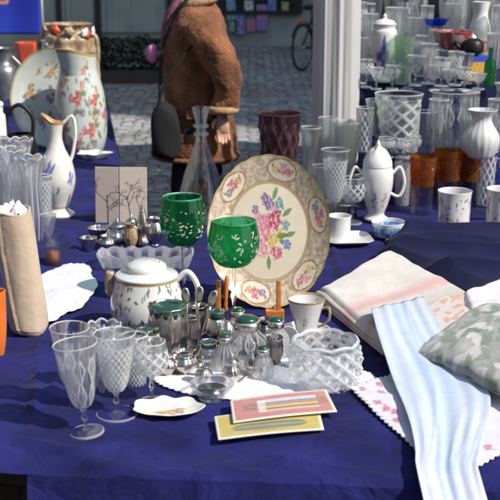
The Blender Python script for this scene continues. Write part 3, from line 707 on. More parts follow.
for px,py,a,lab in ((196,352,.30,'silver spoon leaning right out of the narrow beaker'),(190,352,-.06,'silver spoon standing upright in the narrow beaker'),(193,350,.12,'silver tongs leaning out of the narrow beaker')):
    t=thing('silver_spoon' if 'spoon' in lab else 'sugar_tongs',lab,'spoon' if 'spoon' in lab else 'tongs',at(px,py,ty+.006));t.rotation_euler=(0,a,0)
    MB().tube([(0,0,0),(0,0,.05),(0,0,.10),(0,0,.12)],[.003,.0025,.003,.004],8,.5).obj('handle',M['silver'],t)
    MB().tube([(0,0,.12),(0,0,.128),(0,0,.143),(0,0,.158),(0,0,.163)],[.003,.008,.011,.008,.002],14,.35).obj('bowl',M['silver'],t)
# crystal jar with silver collar and green stopper
for px,py,yt,r,lab in ((247,366,322,23,'round cut crystal jar with silver collar and green stopper left of the floral cup'),(225,372,338,12,'small crystal jar with green stopper behind the glass ashtray'),(276,358,322,14,'square shouldered crystal jar with green stopper left of the tipped cup'),(238,342,312,12,'crystal jar with green stopper rearmost on the silver tray'),(263,380,350,11,'little crystal jar with green stopper at the front right of the tray'),(160,374,346,11,'little crystal jar with green stopper behind the short cut goblet')):
    t=vase(px,py,yt,r,lab,[(.75,0),(.95,.12),(1,.35),(.85,.62),(.55,.78),(.52,1)],'crystal',z=ty,cut=.06,k=16,name='crystal_jar',cat='jar')
    p,H,Rr=spec(px,py,yt,r,ty)
    MB().lathe([(Rr*.56,H*.86),(Rr*.58,H*.86),(Rr*.58,H*1.0),(Rr*.5,H*1.02)],32,cap=False).obj('collar',M['silver'],t)
    MB().lathe([(Rr*.48,H*1.0),(Rr*.52,H*1.07),(Rr*.35,H*1.12),(.001,H*1.14)],24).obj('stopper',M['greenliner'],t)
# silver tongs/forks lying on tray
for i,(px,py,ang,lab) in enumerate(((258,372,.9,'dull silver fork lying on the right end of the tray'),(268,362,2.6,'dull silver spoon lying crosswise behind the fork'))):
    t=thing('silver_fork' if i==0 else 'silver_spoon',lab,'fork' if i==0 else 'spoon',at(px,py,TZ+.014),ang)
    MB().tube([(-.07,0,.0),(-.03,0,.003),(.03,0,.004),(.045,0,.002)],[.005,.003,.003,.004],8,.5).obj('handle',M['silver'],t)
    g=MB()
    if i==0:
        for k in(-1,0,1): g.tube([(.044,k*.002,.002),(.055,k*.005,.0),(.08,k*.005,.003)],.0016,6)
    else: g.tube([(.045,0,.002),(.055,0,.0),(.07,0,-.001),(.082,0,.003)],[.004,.010,.010,.003],12,.35)
    g.obj('tines' if i==0 else 'bowl',M['silver'],t)
# glass ashtray
p,H,Rr=spec(212,399,384,22);t=thing('glass_ashtray','clear glass ashtray on a low foot in front of the silver tray','ashtray',p+Vector((0,0,.001)))
MB().lathe(prof([(.001,.0),(.55,.0),(.62,.1),(.5,.25),(.85,.55),(1.0,.85),(.98,1),(.8,.95),(.6,.6),(.001,.5)],H*1.1,Rr,6),64).obj('body',M['clear'],t)
MB().lathe([(.001,H*.62),(Rr*.62,H*.64),(Rr*.66,H*.72),(.001,H*.66)],32).obj('inset',M['silver_dark'],t)
# crystal bowl big
vase(325,386,342,35,'big heavy cut crystal bowl right of the silver tray',[(.72,0),(.9,.08),(1,.35),(1,.7),(.94,1)],'crystal',cut=.09,k=18,name='crystal_bowl',cat='bowl',th=.008,scal=.004,zs=30)
# floral cup & saucer
p,H,Rr=spec(308,336,306,17,TZ);
ts=thing('saucer','white saucer under the floral cup','saucer',at(304,338)+Vector((0,0,.001)))
MB().lathe(shell(prof([(.4,0),(.6,.1),(.9,.6),(1,1)],.02,27*dep(p)/F,5),.003),64).obj('dish',M['white_china'],ts)
t=thing('tea_cup','white floral tea cup with flared rim above the big crystal bowl','cup',at(306,336,TZ+.008)+Vector((0,0,0)),R(-20))
def cupc(th,z,r):
    c=(.76,.74,.70)
    for a in (3.9,4.9,1.5,2.6,.4): 
        da=(th-a+PI)%(2*PI)-PI;c=posy(c,da,z/H,0,.55,.16,ROSE)
    if z/H>1.21:c=(.45,.3,.15)
    return c
MB().lathe(shell(prof([(.5,0),(.55,.06),(.62,.3),(.85,.75),(1.05,1.08)],H*1.15,Rr*1.05,8),.0022),110,cf=cupc).obj('body',M['china'],t)
MB().tube(crm([(Rr*.85,0,H*.95),(Rr*1.35,0,H*1.0),(Rr*1.35,0,H*.6),(Rr*.72,0,H*.35)],6),.0035,10).obj('handle',M['gold'],t)
t=thing('tea_cup','white china cup tipped on its side left of the floral cup','cup',at(289,346)+Vector((0,0,.014)));t.rotation_euler=(R(60),R(-20),0)
MB().lathe(shell(prof([(.4,0),(.7,.3),(1,1)],.035,.03,8),.002),48).obj('body',M['white_china'],t)
# ---- shell dish
p,H,Rr=spec(168,414,408,32);t=thing('shell_dish','white shell shaped dish with painted flowers at the front of the table','dish',p+Vector((0,0,.002)),R(0))
def shf(r,z,th,i):
    k=1+.06*math.cos(th*7)+.12*math.cos(2*th);return r*k,z+.002*math.cos(th*7)*(r/.07)
def shc(th,z,r):
    c=(.80,.77,.66);x,y=r*math.cos(th)/Rr,r*math.sin(th)/Rr
    y+=.0;c=leafd(c,x,y,.1,-.3,.35,.07,.2,(.35,.22,.1));c=leafd(c,x,y,-.15,-.3,.3,.07,-.5,(.2,.25,.1))
    for a,b_,cc in ((.2,-.1,RED),(.0,-.22,ORG),(.35,-.28,(.25,.15,.08)),(-.2,-.3,ORG),(.1,-.45,YEL),(.35,-.0,(.3,.25,.12))): c=dab(c,x,y,a,b_+.1,.16,cc)
    return c
MB().lathe([(.001,.0)]+prof([(.35,.0),(.5,.003),(.8,.010),(1,.016)],1,Rr,8)+[(Rr*.97,.017)]+prof([(.95,.015),(.78,.010),(.5,.007),(.3,.006),(.02,.006)],1,Rr,14),110,shf,shc,sy=.86).obj('body',M['china'],t)
# ---- cards
def quadgrid(pc,z,nu,nv,colf,zf=None):
    A,B,C_,D=[at(x,y,z) for x,y in pc]  # FL FR BR BL
    P=[];C=[]
    for j in range(nv+1):
        row=[];cr=[]
        for i in range(nu+1):
            u=i/nu;v=j/nv;q=(A*(1-u)+B*u)*(1-v)+(D*(1-u)+C_*u)*v
            if zf:q.z=z+zf(u,v,q)
            row.append(q);cr.append(colf(u,v))
        P.append(row);C.append(cr)
    return P,C
def place(mb,loc):
    mb.v=[(v[0]-loc[0],v[1]-loc[1],v[2]-loc[2]) for v in mb.v]
def card(pc,z,base,kind,label):
    def cf(u,v):
        c=(.70,.66,.55)
        if .03<u<.97 and .06<v<.94:
            c=base
            n=noise.noise((u*9,v*5,kind));c=mixc(c,(.6,.5,.4),max(0,n)*.3)
            if kind==1:
                if .26<u<.86 and .25<v<.8:
                    s=(v-.25)/.55;c=(.62,.6,.58) if s>.75 else ((.25,.28,.5) if s>.62 else ((.55,.3,.12) if s>.45 else ((.62,.56,.4) if s>.3 else ((.42,.22,.1) if s>.15 else (.6,.5,.4)))))
                    if u<.34:c=mixc(c,(.75,.7,.62),.7)
                elif (.12<u<.26 or .86<u<.95) and .4<v<.7: c=mixc(base,(.2,.2,.1),.6 if noise.noise((u*30,v*14,0))>-.1 else .1)
            else:
                d=math.hypot((u-.5)/.36,(v-.35)/.2)
                if d<1:c=mixc((.12,.22,.2),(.45,.33,.15),.5+.5*math.sin(v*40))
        return c
    g=MB();P,C=quadgrid(pc,z,90,46,cf,lambda u,v,q:.003*math.sin(u*3)+.002*u*v);g.grid(P,False,C)
    c=sum((at(x,y,z) for x,y in pc),Vector())/4;place(g,c)
    return tag(g.obj('picture_card',M['matt_paint'],loc=c,solid=.003),label,'picture card')
card([(218,440),(324,430),(318,408),(214,417)],TZ+.013,(.55,.44,.13),2,'yellow picture card with greenish motif, lying under the pink card')
card([(233,423),(337,412),(326,391),(230,401)],TZ+.021,(.55,.24,.22),1,'pink picture card with striped tube motif on the yellow card')
# ---- soft things
def disc_cloth(name,label,cat,px,py,rx,ry,z,edge=10,seed=1,mat_='lace',wob=.1,pts=None,colf=None,thick=.0025,amp=.006):
    c=at(px,py,z);g=MB();P=[];C=[]
    A=rx*dep(c)/F; B=(at(px,py-ry,z).y-at(px,py+ry,z).y)/2
    for i in range(41):
        q=i/40;row=[];cr=[]
        for j in range(180):
            a=2*PI*j/180
            w_=1+wob*noise.noise((math.cos(a)*1.5+seed,math.sin(a)*1.5,seed))+ (.03*abs(math.sin(a*edge)) if q>.9 else 0)
            x,y=q*w_*math.cos(a)*A,q*w_*math.sin(a)*B
            row.append((x,y,amp*max(0,fbm(x,y,9,3,seed)+.1)+.005+tabh(c.x+x,c.y+y)));cr.append(colf(q,a) if colf else (1,1,1))
        P.append(row);C.append(cr)
    g.grid(P,True,C if colf else None)
    return tag(g.obj(name,M[mat_],loc=c,solid=thick),label,cat)
disc_cloth('lace_doily','plain white lace doily beside the beige roll at left','doily',60,291,32,27,TZ+.004,14,2,wob=.25)
disc_cloth('lace_doily','long pale lace runner under the silver tray and crystal bowl','runner',262,382,108,19,TZ-.002,30,5,wob=.08,amp=.002,thick=.0015)
# linen stack
CREAM=(.74,.68,.60)
def folded(name,label,cat,pc,z0,th,colf,matn='linen',layers=3,seed=1,sag=.006,rnd=.012,puff=0):
    z1=z0+th;P,C=quadgrid(pc,z1,70,60,colf)
    cen=sum((at(x,y,z1) for x,y in pc),Vector())/4
    for j,row in enumerate(P):
        for i,q in enumerate(row):
            u,v=i/70,j/60;e=min(u,1-u,v,1-v)
            q.z+=sag*fbm(q.x,q.y,5,3,seed)+puff*(16*u*v*(1-u)*(1-v))**.5-(rnd*(1-e/.04)**2 if e<.04 else 0)
    g=MB();g.grid(P,False,C)
    per=[(0,i) for i in range(71)]+[(j,70) for j in range(1,61)]+[(60,i) for i in range(69,-1,-1)]+[(j,0) for j in range(59,0,-1)]
    base=[P[j][i] for j,i in per];bc=[C[j][i] for j,i in per];rows=[base];cc=[bc];K=16
    for k in range(1,K+1):
        t=k/K;o=.006*abs(math.sin(t*PI*layers))+.004*math.sin(t*PI)
        row=[]
        for q in base:
            d=(q-cen);d.z=0;d.normalize();row.append(Vector((q.x+d.x*o*1.3,q.y+d.y*o*1.3,q.z+(z0-q.z)*t)))
        rows.append(row);cc.append([mixc(c,(.35,.22,.15),.12 if k%5 else .5) for c in bc])
    g.grid([[*r] for r in rows],True,cc);place(g,cen)
    return tag(g.obj(name,M[matn],loc=cen),label,cat)
def lin1(u,v):
    c=CREAM
    if noise.noise((u*22,v*22,2))>.35:c=mixc(c,(.6,.52,.44),.35)
    d=v-.05-.0*u
    s=u-.50-.22*(v-.3)
    if -.02<s<.17:c=mixc(c,(.62,.27,.25),max(0,.75-.6*abs(s-.07)/.09))
    if .17<s:c=mixc(c,(.46,.40,.34),.4+.3*noise.noise((u*6,v*9,1)))
    if .30<s<.38:c=mixc(c,(.6,.24,.2),.5)
    return c
# corners: front(375,338) right(474,290) back(390,250) left(319,288)
folded('folded_linen','thick folded cream linen with a pink stripe, right of the platter','linen',[(384,338),(474,294),(390,248),(319,286)],TZ+.004,.046,lambda u,v:lin1(1-v,u),seed=3,layers=3,sag=.011)
def lin2(u,v):
    c=(.66,.60,.54);n=noise.noise((u*8,v*8,5))
    if n>.15:c=(.60,.28,.2)
    return mixc(c,(.7,.6,.5),.3)
folded('folded_linen','thin folded towel with red pattern lying on the cream linen','linen',[(424,346),(474,310),(446,294),(402,318)],TZ+.050,.008,lin2,seed=8,layers=1)
folded('white_napkin','bright white folded napkin at the right edge behind the green cushion','napkin',[(472,314),(560,322),(560,252),(464,290)],TZ+.03,.03,lambda u,v:(.80,.78,.75),seed=9,layers=1,sag=.018)
# doily square with pink flowers
def dc(u,v):
    c=(.72,.70,.73)
    for x,y in ((.35,.1),(.15,.14),(.12,.35),(.85,.22),(.62,.10),(.3,.3),(.78,.4),(.1,.7),(.25,.55),(.88,.6),(.5,.2),(.6,.32),(.05,.05),(.22,.05),(.3,.07),(.42,.06),(.06,.2),(.05,.5),(.72,.06),(.92,.1),(.93,.35),(.7,.2),(.84,.14)):
        c=dab(c,u,v,x,y,.032,(.62,.05,.22));c=leafd(c,u,v,x+.03,y+.015,.02,.007,.8,(.5,.4,.55))
    return c
g=MB();Q=[(352,394),(450,485),(570,420),(455,352)]
P,C=quadgrid([Q[0],Q[1],Q[2],Q[3]],TZ+.003,150,130,dc)
cen=sum((at(x,y,TZ) for x,y in Q),Vector())/4
for j,row in enumerate(P):
    for i,q in enumerate(row):
        u,v=i/150,j/130
        q.z+=tabh(q.x,q.y)+.002+.006*max(0,fbm(q.x,q.y,7,3,4))+(.0015)
        e=min(u,1-u,v,1-v)
        if e<.012:
            d=q-cen;d.z=0;q+=d.normalized()*.007*abs(math.sin((u+v)*75))
        fe=2.03-.23*(q.x+1.5)/2.95-.006
        if q.y<fe:   # hangs over the table edge
            q.z-=(fe-q.y)*1.0;q.y=fe-.036+.002*math.sin(q.x*30)*min(1,(fe-q.y)*20)
g.grid(P,False,C);place(g,cen)
tag(g.obj('embroidered_cloth',M['linen'],loc=cen,solid=.002),'white scalloped cloth with small pink flowers at lower right','embroidered cloth')
# pale blue scarf
fe=lambda x:2.03-.23*(x+1.5)/2.95
rows=[((371,310),(424,298),TZ+.070),((374,322),(432,312),TZ+.072),((380,342),(446,335),TZ+.060),((386,360),(470,362),TZ+.044),((394,384),(488,392),TZ+.030),((403,405),(490,415),TZ+.026),((411,430),(484,436),TZ+.024),((415,452),(479,456),TZ+.022),((416,470),(478,472),TZ+.018)]
LR=[(at(*a,z),at(*b_,z)) for a,b_,z in rows]
xl,xr=LR[-1][0].x,LR[-1][1].x
for k in range(10):
    y0=(fe(xl)+fe(xr))/2
    zz=TZ-.01-.045*k
    yy=y0-.105-.006*k
    LR.append((Vector((xl+.001*k,yy,zz)),Vector((xr,yy,zz))))
L=crm([a for a,b_ in LR],5);Rr_=crm([b_ for a,b_ in LR],5)
g=MB();P=[];C=[]
for j,(a,b_) in enumerate(zip(L,Rr_)):
    row=[];cr=[]
    for i in range(81):
        u=i/80;q=a*(1-u)+b_*u;tt=j/len(L)
        q.z+=.0012*math.sin(u*31+tt*5)+.0035*(1-abs(noise.noise((u*3.2+tt*3,tt*2.6,8))))**4+.002*math.sin(u*7+tt*3)+.006*max(0,fbm(q.x,q.y,9,2,6));q.y+=-.002*math.sin(u*17+tt*2)*(1 if tt>.5 else 0)
        s=.5+.5*math.sin(u*46+.5*noise.noise((u*5,tt*5,0)))*abs(noise.noise((u*19,tt*1.5,2)))*2.2;c=mixc((.47,.58,.76),(.80,.81,.83),max(0,min(1,.30+.75*s*(.3+.7*tt)+.25*tt)))
        if abs(u-.5)<.16:c=mixc(c,(.44,.60,.78),.4)
        if tt<.45:c=mixc(c,(.40,.52,.74),.25+.3*noise.noise((u*3,tt*8,1)))
        row.append(q);cr.append(c)
    P.append(row);C.append(cr)
g.grid(P,False,C);c0=LR[5][0].copy();place(g,c0)
tag(g.obj('blue_scarf',M['linen'],loc=c0,solid=.002),'pale blue striped scarf draped from the linen over the table front','scarf')
# cushion
random.seed(21);CL=[(random.random(),random.random(),random.uniform(.05,.1),random.uniform(0,3.1),random.choice([(.14,.20,.12),(.18,.25,.16),(.60,.58,.55),(.22,.27,.18),(.33,.34,.30),(.66,.64,.60)])) for _ in range(190)]
def cush(u,v):
    c=mixc((.40,.40,.37),(.30,.31,.29),.5+noise.noise((u*9,v*9,2)))
    w1=noise.noise((u*6,v*6,9))*.03;w2=noise.noise((u*6,v*6,4))*.03
    for x,y,l,an,cc in CL: c=leafd(c,u+w1,v+w2,x,y,l,l*.42,an,cc)
    return c
Q=[(413,352),(515,400),(590,335),(484,302)]
P,C=quadgrid(Q,TZ+.05,80,80,cush);cen=sum((at(x,y,TZ+.05) for x,y in Q),Vector())/4
g=MB()
for sgn in (1,-1):
    PP=[]
    for j,row in enumerate(P):
        rr=[]
        for i,q in enumerate(row):
            u,v=i/80,j/80;h=(max(0,16*u*v*(1-u)*(1-v)))**.42
            k=1-.06*(1-abs(2*u-1))*(abs(2*v-1)**3)-.06*(1-abs(2*v-1))*(abs(2*u-1)**3)
            qq=cen+(q-cen)*k;qq.z=TZ+.045+sgn*(.055 if sgn>0 else .03)*h+(.004*fbm(u,v,6,3,2) if sgn>0 else 0);rr.append(qq)
        PP.append(rr)
    g.grid(PP,False,C)
place(g,cen);tag(g.obj('patterned_cushion',M['linen'],loc=cen),'flat grey cushion with green leaf pattern at the right edge','cushion')
# navy crumpled velour
g=MB();P=[]
Q=[(372,264),(560,330),(560,236),(392,236)]
A_,B_,C_,D_=[at(x,y,TZ) for x,y in Q]
for j in range(101):
    row=[]
    for i in range(141):
        u,v=i/140,j/100;q=(A_*(1-u)+B_*u)*(1-v)+(D_*(1-u)+C_*u)*v;e=min(u,1-u,v,1-v)
        h=(min(1,e/.12))**.6;q.z=TZ+.006+h*(.035+.03*fbm(q.x*.6+q.y*.9,q.y,3,2,11)+.035*(1-abs(fbm(q.x*.5+q.y*.7,q.y*1.3-q.x*.2,3.2,2,3)))**4);q.x+=.02*fbm(q.x,q.y,6,2,1);q.y+=.03*fbm(q.x,q.y,5,2,9);row.append(q)
    P.append(row)
g.grid(P);cen=at(460,262);place(g,cen);tag(g.obj('crumpled_velour',M['navy'],loc=cen),'crumpled dark navy velour heaped behind the linens at right','cloth')
# ------------------------------------------------------------------ left foreground
p,H,Rr=spec(31,334,212,19);t=thing('rolled_cloth','tall roll of pinkish beige cloth standing on end at the left edge','roll of cloth',p);t.rotation_euler=(0,R(-5.5),0)
def rollrf(r_,z,th,i):
    k=((th+1.95+.25*math.sin(z*7))/(2*PI))%1
    return r_*(1+.13*(k-.5)+.02*math.sin(3*th+z*14)+.03*noise.noise((math.cos(th)*2,math.sin(th)*2,z*9))),z+.006*math.sin(th*2)
MB().lathe(shell(prof([(.35,0),(.7,.012),(.92,.05),(1,.12),(1,.5),(1,.8),(.98,.94),(.95,1)],H,Rr,14),.006),120,rollrf,sx=1.0,sy=.95).obj('roll',M['beige'],t)
t=thing('white_cloth','crumpled white cloth end bunched on top of the beige roll','cloth',p+Vector((-.036,0,H*.955)))
g=MB();P=[]
for i in range(26):
    q=i/25;P.append([((q*Rr*1.0+.012*noise.noise((math.cos(a)*3,math.sin(a)*3,q*2)))*math.cos(a)*.9,(q*Rr*.75)*math.sin(a),+.032+.007*math.sin(a*5)*q-.03*q**3+.022*noise.noise((math.cos(a)*q*3,math.sin(a)*q*3,4))) for a in [2*PI*k/90 for k in range(90)]])
g.grid(P,True);g.obj('paper',M['lace'],t,solid=.0015)
vase(-2,356,292,11,'orange glazed vase at the far left edge beside the beige roll',BOWL,'orange',cut=0,name='orange_vase')
p,H,Rr=spec(53,265,238,8);t=thing('spice_jar','small glass jar with reddish brown contents behind the white doily','jar',p)
MB().lathe(shell(prof([(.8,0),(1,.1),(1,.7),(.6,.85),(.65,1)],H,Rr,6),.002),32).obj('body',M['clear'],t)
MB().lathe([(.001,.003),(Rr*.85,.003),(Rr*.85,H*.5),(.001,H*.52)],24).obj('contents',plain('reddish brown spice',(.25,.07,.03),.7),t)
stemglass(3,442,392,12,'clear glass cut off by the left edge near the front','cone','clear',z=TZ) if False else None
# crystal cluster at left
vase(14,240,150,17,'tall cut crystal vase behind the beige roll at left',FLR,cut=.09,k=14,scal=.006)
vase(34,243,158,15,'cut crystal vase with scalloped rim left of the blue flowered jug',FLR,cut=.09,k=12,scal=.008)
vase(45,228,176,9,'small narrow cut crystal vase touching the blue flowered jug',TUM,cut=.08,k=10)
vase(4,226,138,12,'clear glass carafe at the left edge behind the crystal vases',BUL,'ball',cut=.03)
vase(24,222,140,13,'rearmost cut crystal vase below the black iron kettle',FLR,cut=.08,k=14,scal=.006)
vase(17,214,178,5,'slim cobalt blue glass bud vase among the crystal at left',BUL,'blueglass',cut=0,name='bud_vase')
stemglass(50,255,215,8,'tiny liqueur glass at the foot of the blue flowered jug','cone','clear',name='liqueur_glass')
# jug with blue flowers
p,H,Rr=spec(59,216,122,18);t=thing('porcelain_jug','slender white porcelain jug with blue flowers and gilt rim','jug',p,R(0))
def jc(th,z,r):
    c=(.74,.71,.63);v=z/H
    for a,b_,s_ in ((4.4,.52,.26),(5.7,.42,.18),(3.4,.4,.16),(1.5,.5,.2),(4.9,.30,.10)):
        da=(th-a+PI)%(2*PI)-PI;u=da*.55
        c=dab(c,u,v-b_,0,0,s_*.5,BLU);c=leafd(c,u,v-b_,s_*.5,.02,s_*.4,s_*.1,.5,BLU);c=leafd(c,u,v-b_,-s_*.5,-.02,s_*.4,s_*.1,.3,BLU)
    if v>.975 or .1<v<.115:c=(.5,.3,.1)
    return c
def jrf(r,z,th,i):
    v=z/H
    if v>.8: d=math.cos(th-PI);k=(v-.8)/.2;return r*(1+.55*k*max(0,d)**3),z+.03*k*max(0,d)**2
    return r,z
MB().lathe(shell(prof([(.82,0),(.86,.03),(.55,.08),(.6,.13),(.92,.3),(1,.42),(.85,.58),(.5,.72),(.36,.85),(.48,1)],H,Rr,20),.003),120,jrf,jc).obj('body',M['china'],t)
MB().tube(crm([(Rr*.4,0,H*.98),(Rr*.95,0,H*1.06),(Rr*1.1,0,H*.9),(Rr*.95,0,H*.7),(Rr*.75,0,H*.58)],7),.006,10).obj('handle',M['white_china'],t)
# floral china on wing
def mk(th_list,base=(.62,.64,.58),H_=1,sc=1):
    def f(th,z,r):
        c=base;v=z/H_
        for a,b_,s_,cc in th_list:
            da=(th-a+PI)%(2*PI)-PI;c=posy(c,da*sc,v,0,b_,s_,cc,extra=(ORG,PINK,PURP)) if abs(da)<.6 else c
        if v>.98:c=(.5,.36,.15)
        return c
    def g_(th,z,r):
        c=base;v=z/H_
        for a,b_,s_,cc in th_list:
            da=(th-a+PI)%(2*PI)-PI
            if abs(da)<.8:c=posy(c,da*sc,v-b_,0,0,s_,cc,extra=(ORG,PINK,PURP))
        if v>.98:c=(.5,.36,.15)
        return c
    return g_
p,H,Rr=spec(82,153,54,25);t=thing('floral_pitcher','bulbous white porcelain pitcher with red flowers behind the leaf dish','pitcher',p,R(62))
MB().lathe(shell(prof([(.72,0),(.84,.03),(1.0,.16),(1.04,.36),(.98,.58),(.84,.74),(.72,.86),(.72,1)],H,Rr,20),.004),130,jrf,mk([(a_-1.08,b_,c_,d_) for a_,b_,c_,d_ in [(4.8,.58,.18,RED),(4.1,.22,.19,RED),(5.3,.26,.18,RED),(3.4,.5,.16,RED),(5.2,.84,.11,ORG),(4.7,.10,.15,PINK),(1.5,.5,.15,RED),(5.5,.55,.15,RED),(4.1,.72,.13,ORG),(6.1,.4,.15,RED)]],(.60,.64,.58),H,.5)).obj('body',M['china'],t)
MB().tube(crm([(Rr*.7,0,H*.92),(Rr*1.2,0,H*.88),(Rr*1.25,0,H*.6),(Rr*.95,0,H*.4)],7),.012,10).obj('handle',M['gold'],t)
def bigplate(u,v,q,a):
    c=(.56,.60,.53)
    for x,y,r_,m_ in ((.1,.05,.27,RED),(-.55,.1,.19,ORG),(.0,.55,.2,ORG),(.35,.55,.1,PURP),(.5,-.1,.2,RED),(-.2,-.45,.2,RED),(.3,-.55,.22,PINK),(-.6,-.25,.1,RED),(-.35,.55,.08,RED),(.7,.3,.1,ORG)):
        c=posy(c,u,v,x,y,r_,m_,extra=(ORG,PURP,YEL))
    if q>.97:c=(.45,.38,.2)
    return c
t,A,B=plate_obj('floral_plate','large pale green white plate with scattered red flowers at left','plate',50,152,42,50,R(12),TZ+.004,bigplate,k=12,nr=70,na=200,depth=.04)
t.location.y+=.12
for px,py,w_ in ((92,160,1),):
    p=at(px,py);t=thing('leaf_dish','white leaf shaped dish with pointed handle in front of the floral pitcher','dish',p)
    def lf(r,z,th,i): return r*(1+.18*math.cos(th*5)+.35*max(0,math.cos(th-.1))**9),z
    MB().lathe(shell(prof([(.3,0),(.6,.3),(1,1)],.035,.065,8),.003),90,lf).obj('body',M['white_china'],t)
p,H,Rr=spec(71,118,24,25);t=thing('lustre_vase','ornate gold lustre vase with applied flowers behind the floral china','vase',p)
MB().lathe(shell(prof([(.5,0),(.6,.05),(.4,.12),(.55,.35),(.7,.5),(1.0,.68),(1.02,.82),(.8,.93),(.9,1)],H,Rr,8),.006),96,lambda r,z,th,i:(r*(1+.06*math.cos(8*th)+.03*math.sin(z*70)),z)).obj('body',M['gold'],t)
for sx in (-1,1): MB().tube(crm([(sx*Rr*.75,0,H*.9),(sx*Rr*1.12,0,H*.85),(sx*Rr*1.1,0,H*.55),(sx*Rr*.6,0,H*.4)],6),.014,10).obj('handle',M['gold'],t)
random.seed(4);
for k in range(16):
    th=random.uniform(PI,2*PI);z=H*random.uniform(.6,.98);c=random.choice([M['redorange'],M['white_china'],M['gold']])
    n=Vector((math.cos(th),math.sin(th),0))*Rr*1.02
    g=MB();g.lathe([(.001,-.008),(.026,-.004),(.03,.004),(.012,.01),(.001,.012)],30,lambda r,zz,a,i:(r*(1+.12*math.cos(5*a)),zz));g.xf(Matrix.Translation(n+Vector((0,0,z)))@Vector(n).to_track_quat('Z','Y').to_matrix().to_4x4());g.obj('flower',c,t)
p,H,Rr=spec(31,92,43,14);t=thing('orange_pot','bright orange red pot between the blue banner and the floral plate','pot',p)
MB().lathe(shell(prof([(.65,0),(.72,.2),(.85,.7),(1,.96),(1,1)],H,Rr,5),.006),6,lambda r,z,th,i:(r,z)).obj('body',M['redorange'],t,smooth=False)
p,H,Rr=spec(6,100,48,13);t=thing('tin_churn','dull grey tin can standing behind the floral plate at the left edge','can',p)
MB().lathe(shell(prof([(.9,0),(1,.05),(1,.55),(.6,.72),(.6,.9),(.75,1)],H,Rr,6),.004),40).obj('body',M['tin'],t)
MB().tube(crm([(Rr,0,H*.5),(Rr*1.3,0,H*.65),(Rr*.6,0,H*.85)],6),.008,8).obj('handle',M['tin'],t)
p,H,Rr=spec(22,168,134,17);t=thing('iron_kettle','black iron pot with hooped handle below the floral plate','kettle',p)
MB().lathe(shell(prof([(.6,0),(.9,.2),(1,.5),(.85,.85),(.7,1)],H,Rr,6),.005),48).obj('body',M['black_iron'],t)
MB().tube(crm([(-Rr*.7,0,H*.9),(-Rr*.75,0,H*1.5),(0,0,H*1.85),(Rr*.75,0,H*1.5),(Rr*.7,0,H*.9)],8),.009,10).obj('hoop_handle',M['black_iron'],t)
p,H,Rr=spec(-2,178,106,11);t=thing('tea_caddy','plain white china canister at the left edge above the crystal','canister',p)
MB().lathe(shell(prof([(.95,0),(1,.05),(1,.8),(.8,.9),(.8,1)],H,Rr,6),.004),40).obj('body',M['white_china'],t)
MB().lathe([(a,b+H) for a,b in prof([(.85,0),(.8,.05),(.2,.1),(.15,.14),(.02,.17)],H,Rr,4)],32).obj('lid',M['white_china'],t)
# branch picture
pL,pR=at(95,224),at(147,224);z1=ztop(pL,168);c=(pL+pR)/2
t=thing('branch_picture','small beige two leaf card with dark branch drawing standing on the table','picture',c);t.rotation_euler=(R(-6),0,R(-3))
W_=(pR-pL).x;Hh=(z1-TZ);random.seed(5)
segs=[]
def br(x,y,a,l,w_,d):
    x2,y2=x+math.cos(a)*l,y+math.sin(a)*l;segs.append((x,y,x2,y2,w_))
    if d: 
        for k in range(3 if d>1 else 2): 
            f_=random.uniform(.4,1);br(x+(x2-x)*f_,y+(y2-y)*f_,a+random.choice([-1,1])*random.uniform(.4,1.0),l*.6,w_*.65,d-1)
br(.25,.0,1.6,.5,.012,3);br(.7,.05,1.75,.45,.011,3);br(.9,.15,1.9,.35,.007,2)
for side,(u0,u1,yb) in enumerate(((0,.46,.0),(.475,1,.0))):
    g=MB();P=[];C=[];n=54;mm=110
    for j in range(mm+1):
        row=[];cr_=[]
        for i in range(n+1):
            u=u0+(u1-u0)*i/n;v=j/mm;cc=(.52,.43,.36)
            for (xa_,ya,xb_,yb_,w_) in segs:
                dx,dy=xb_-xa_,yb_-ya;L2=dx*dx+dy*dy;tt=max(0,min(1,((u-xa_)*dx+(v-ya)*dy)/L2))
                if math.hypot(u-xa_-dx*tt,v-ya-dy*tt)<w_:cc=(.07,.05,.045);break
            row.append(((u-.5)*W_,.02*abs(u-.467)*(1 if side else 1.4),v*Hh));cr_.append(cc)
        P.append(row);C.append(cr_)
    g.grid(P,False,C);g.obj('leaf_panel',M['matt_paint'],t,solid=.006)
# ------------------------------------------------------------------ right middle
def mug(px,py,ytop,r,label,colf,name='china_mug',cat='mug',pts=[(.9,0),(.95,.04),(.93,.3),(.95,.8),(1,1)],handle=None,z=TZ+.006,m_='china'):
    p,H,Rr=spec(px,py,ytop,r,z);t=thing(name,label,cat,p)
    MB().lathe(shell(prof(pts,H,Rr,20),.003),120,cf=(lambda th,zz,rr:colf(th,zz/H)) if colf else None).obj('body',M[m_],t)
    if handle is not None:
        d=Vector((math.cos(handle),math.sin(handle),0))
        MB().tube(crm([d*Rr*.93+Vector((0,0,H*.85)),d*Rr*1.45+Vector((0,0,H*.85)),d*Rr*1.5+Vector((0,0,H*.35)),d*Rr*.93+Vector((0,0,H*.2))],6),.005,10).obj('handle',M['white_china'],t)
    return t
def tree_c(seed):
    random.seed(seed);L=[(random.uniform(0,6.28),random.uniform(.15,.85),random.uniform(.03,.09),random.choice([(.14,.14,.16),(.2,.18,.12),(.08,.11,.07),(.3,.18,.26)])) for _ in range(90)]
    def f(th,v):
        c=(.73,.71,.70)
        for a,b_,s_,cc in L:
            da=(th-a+PI)%(2*PI)-PI
            if abs(da)<.3:c=leafd(c,da*.6,v-b_,0,0,s_,s_*.45,a*3,cc)
        return c
    return f
mug(453,233,191,17,'white straight mug with grey printed landscape beside the amber tumblers',tree_c(3))
mug(500,234,189,16,'white printed mug cut by the right edge',tree_c(8))
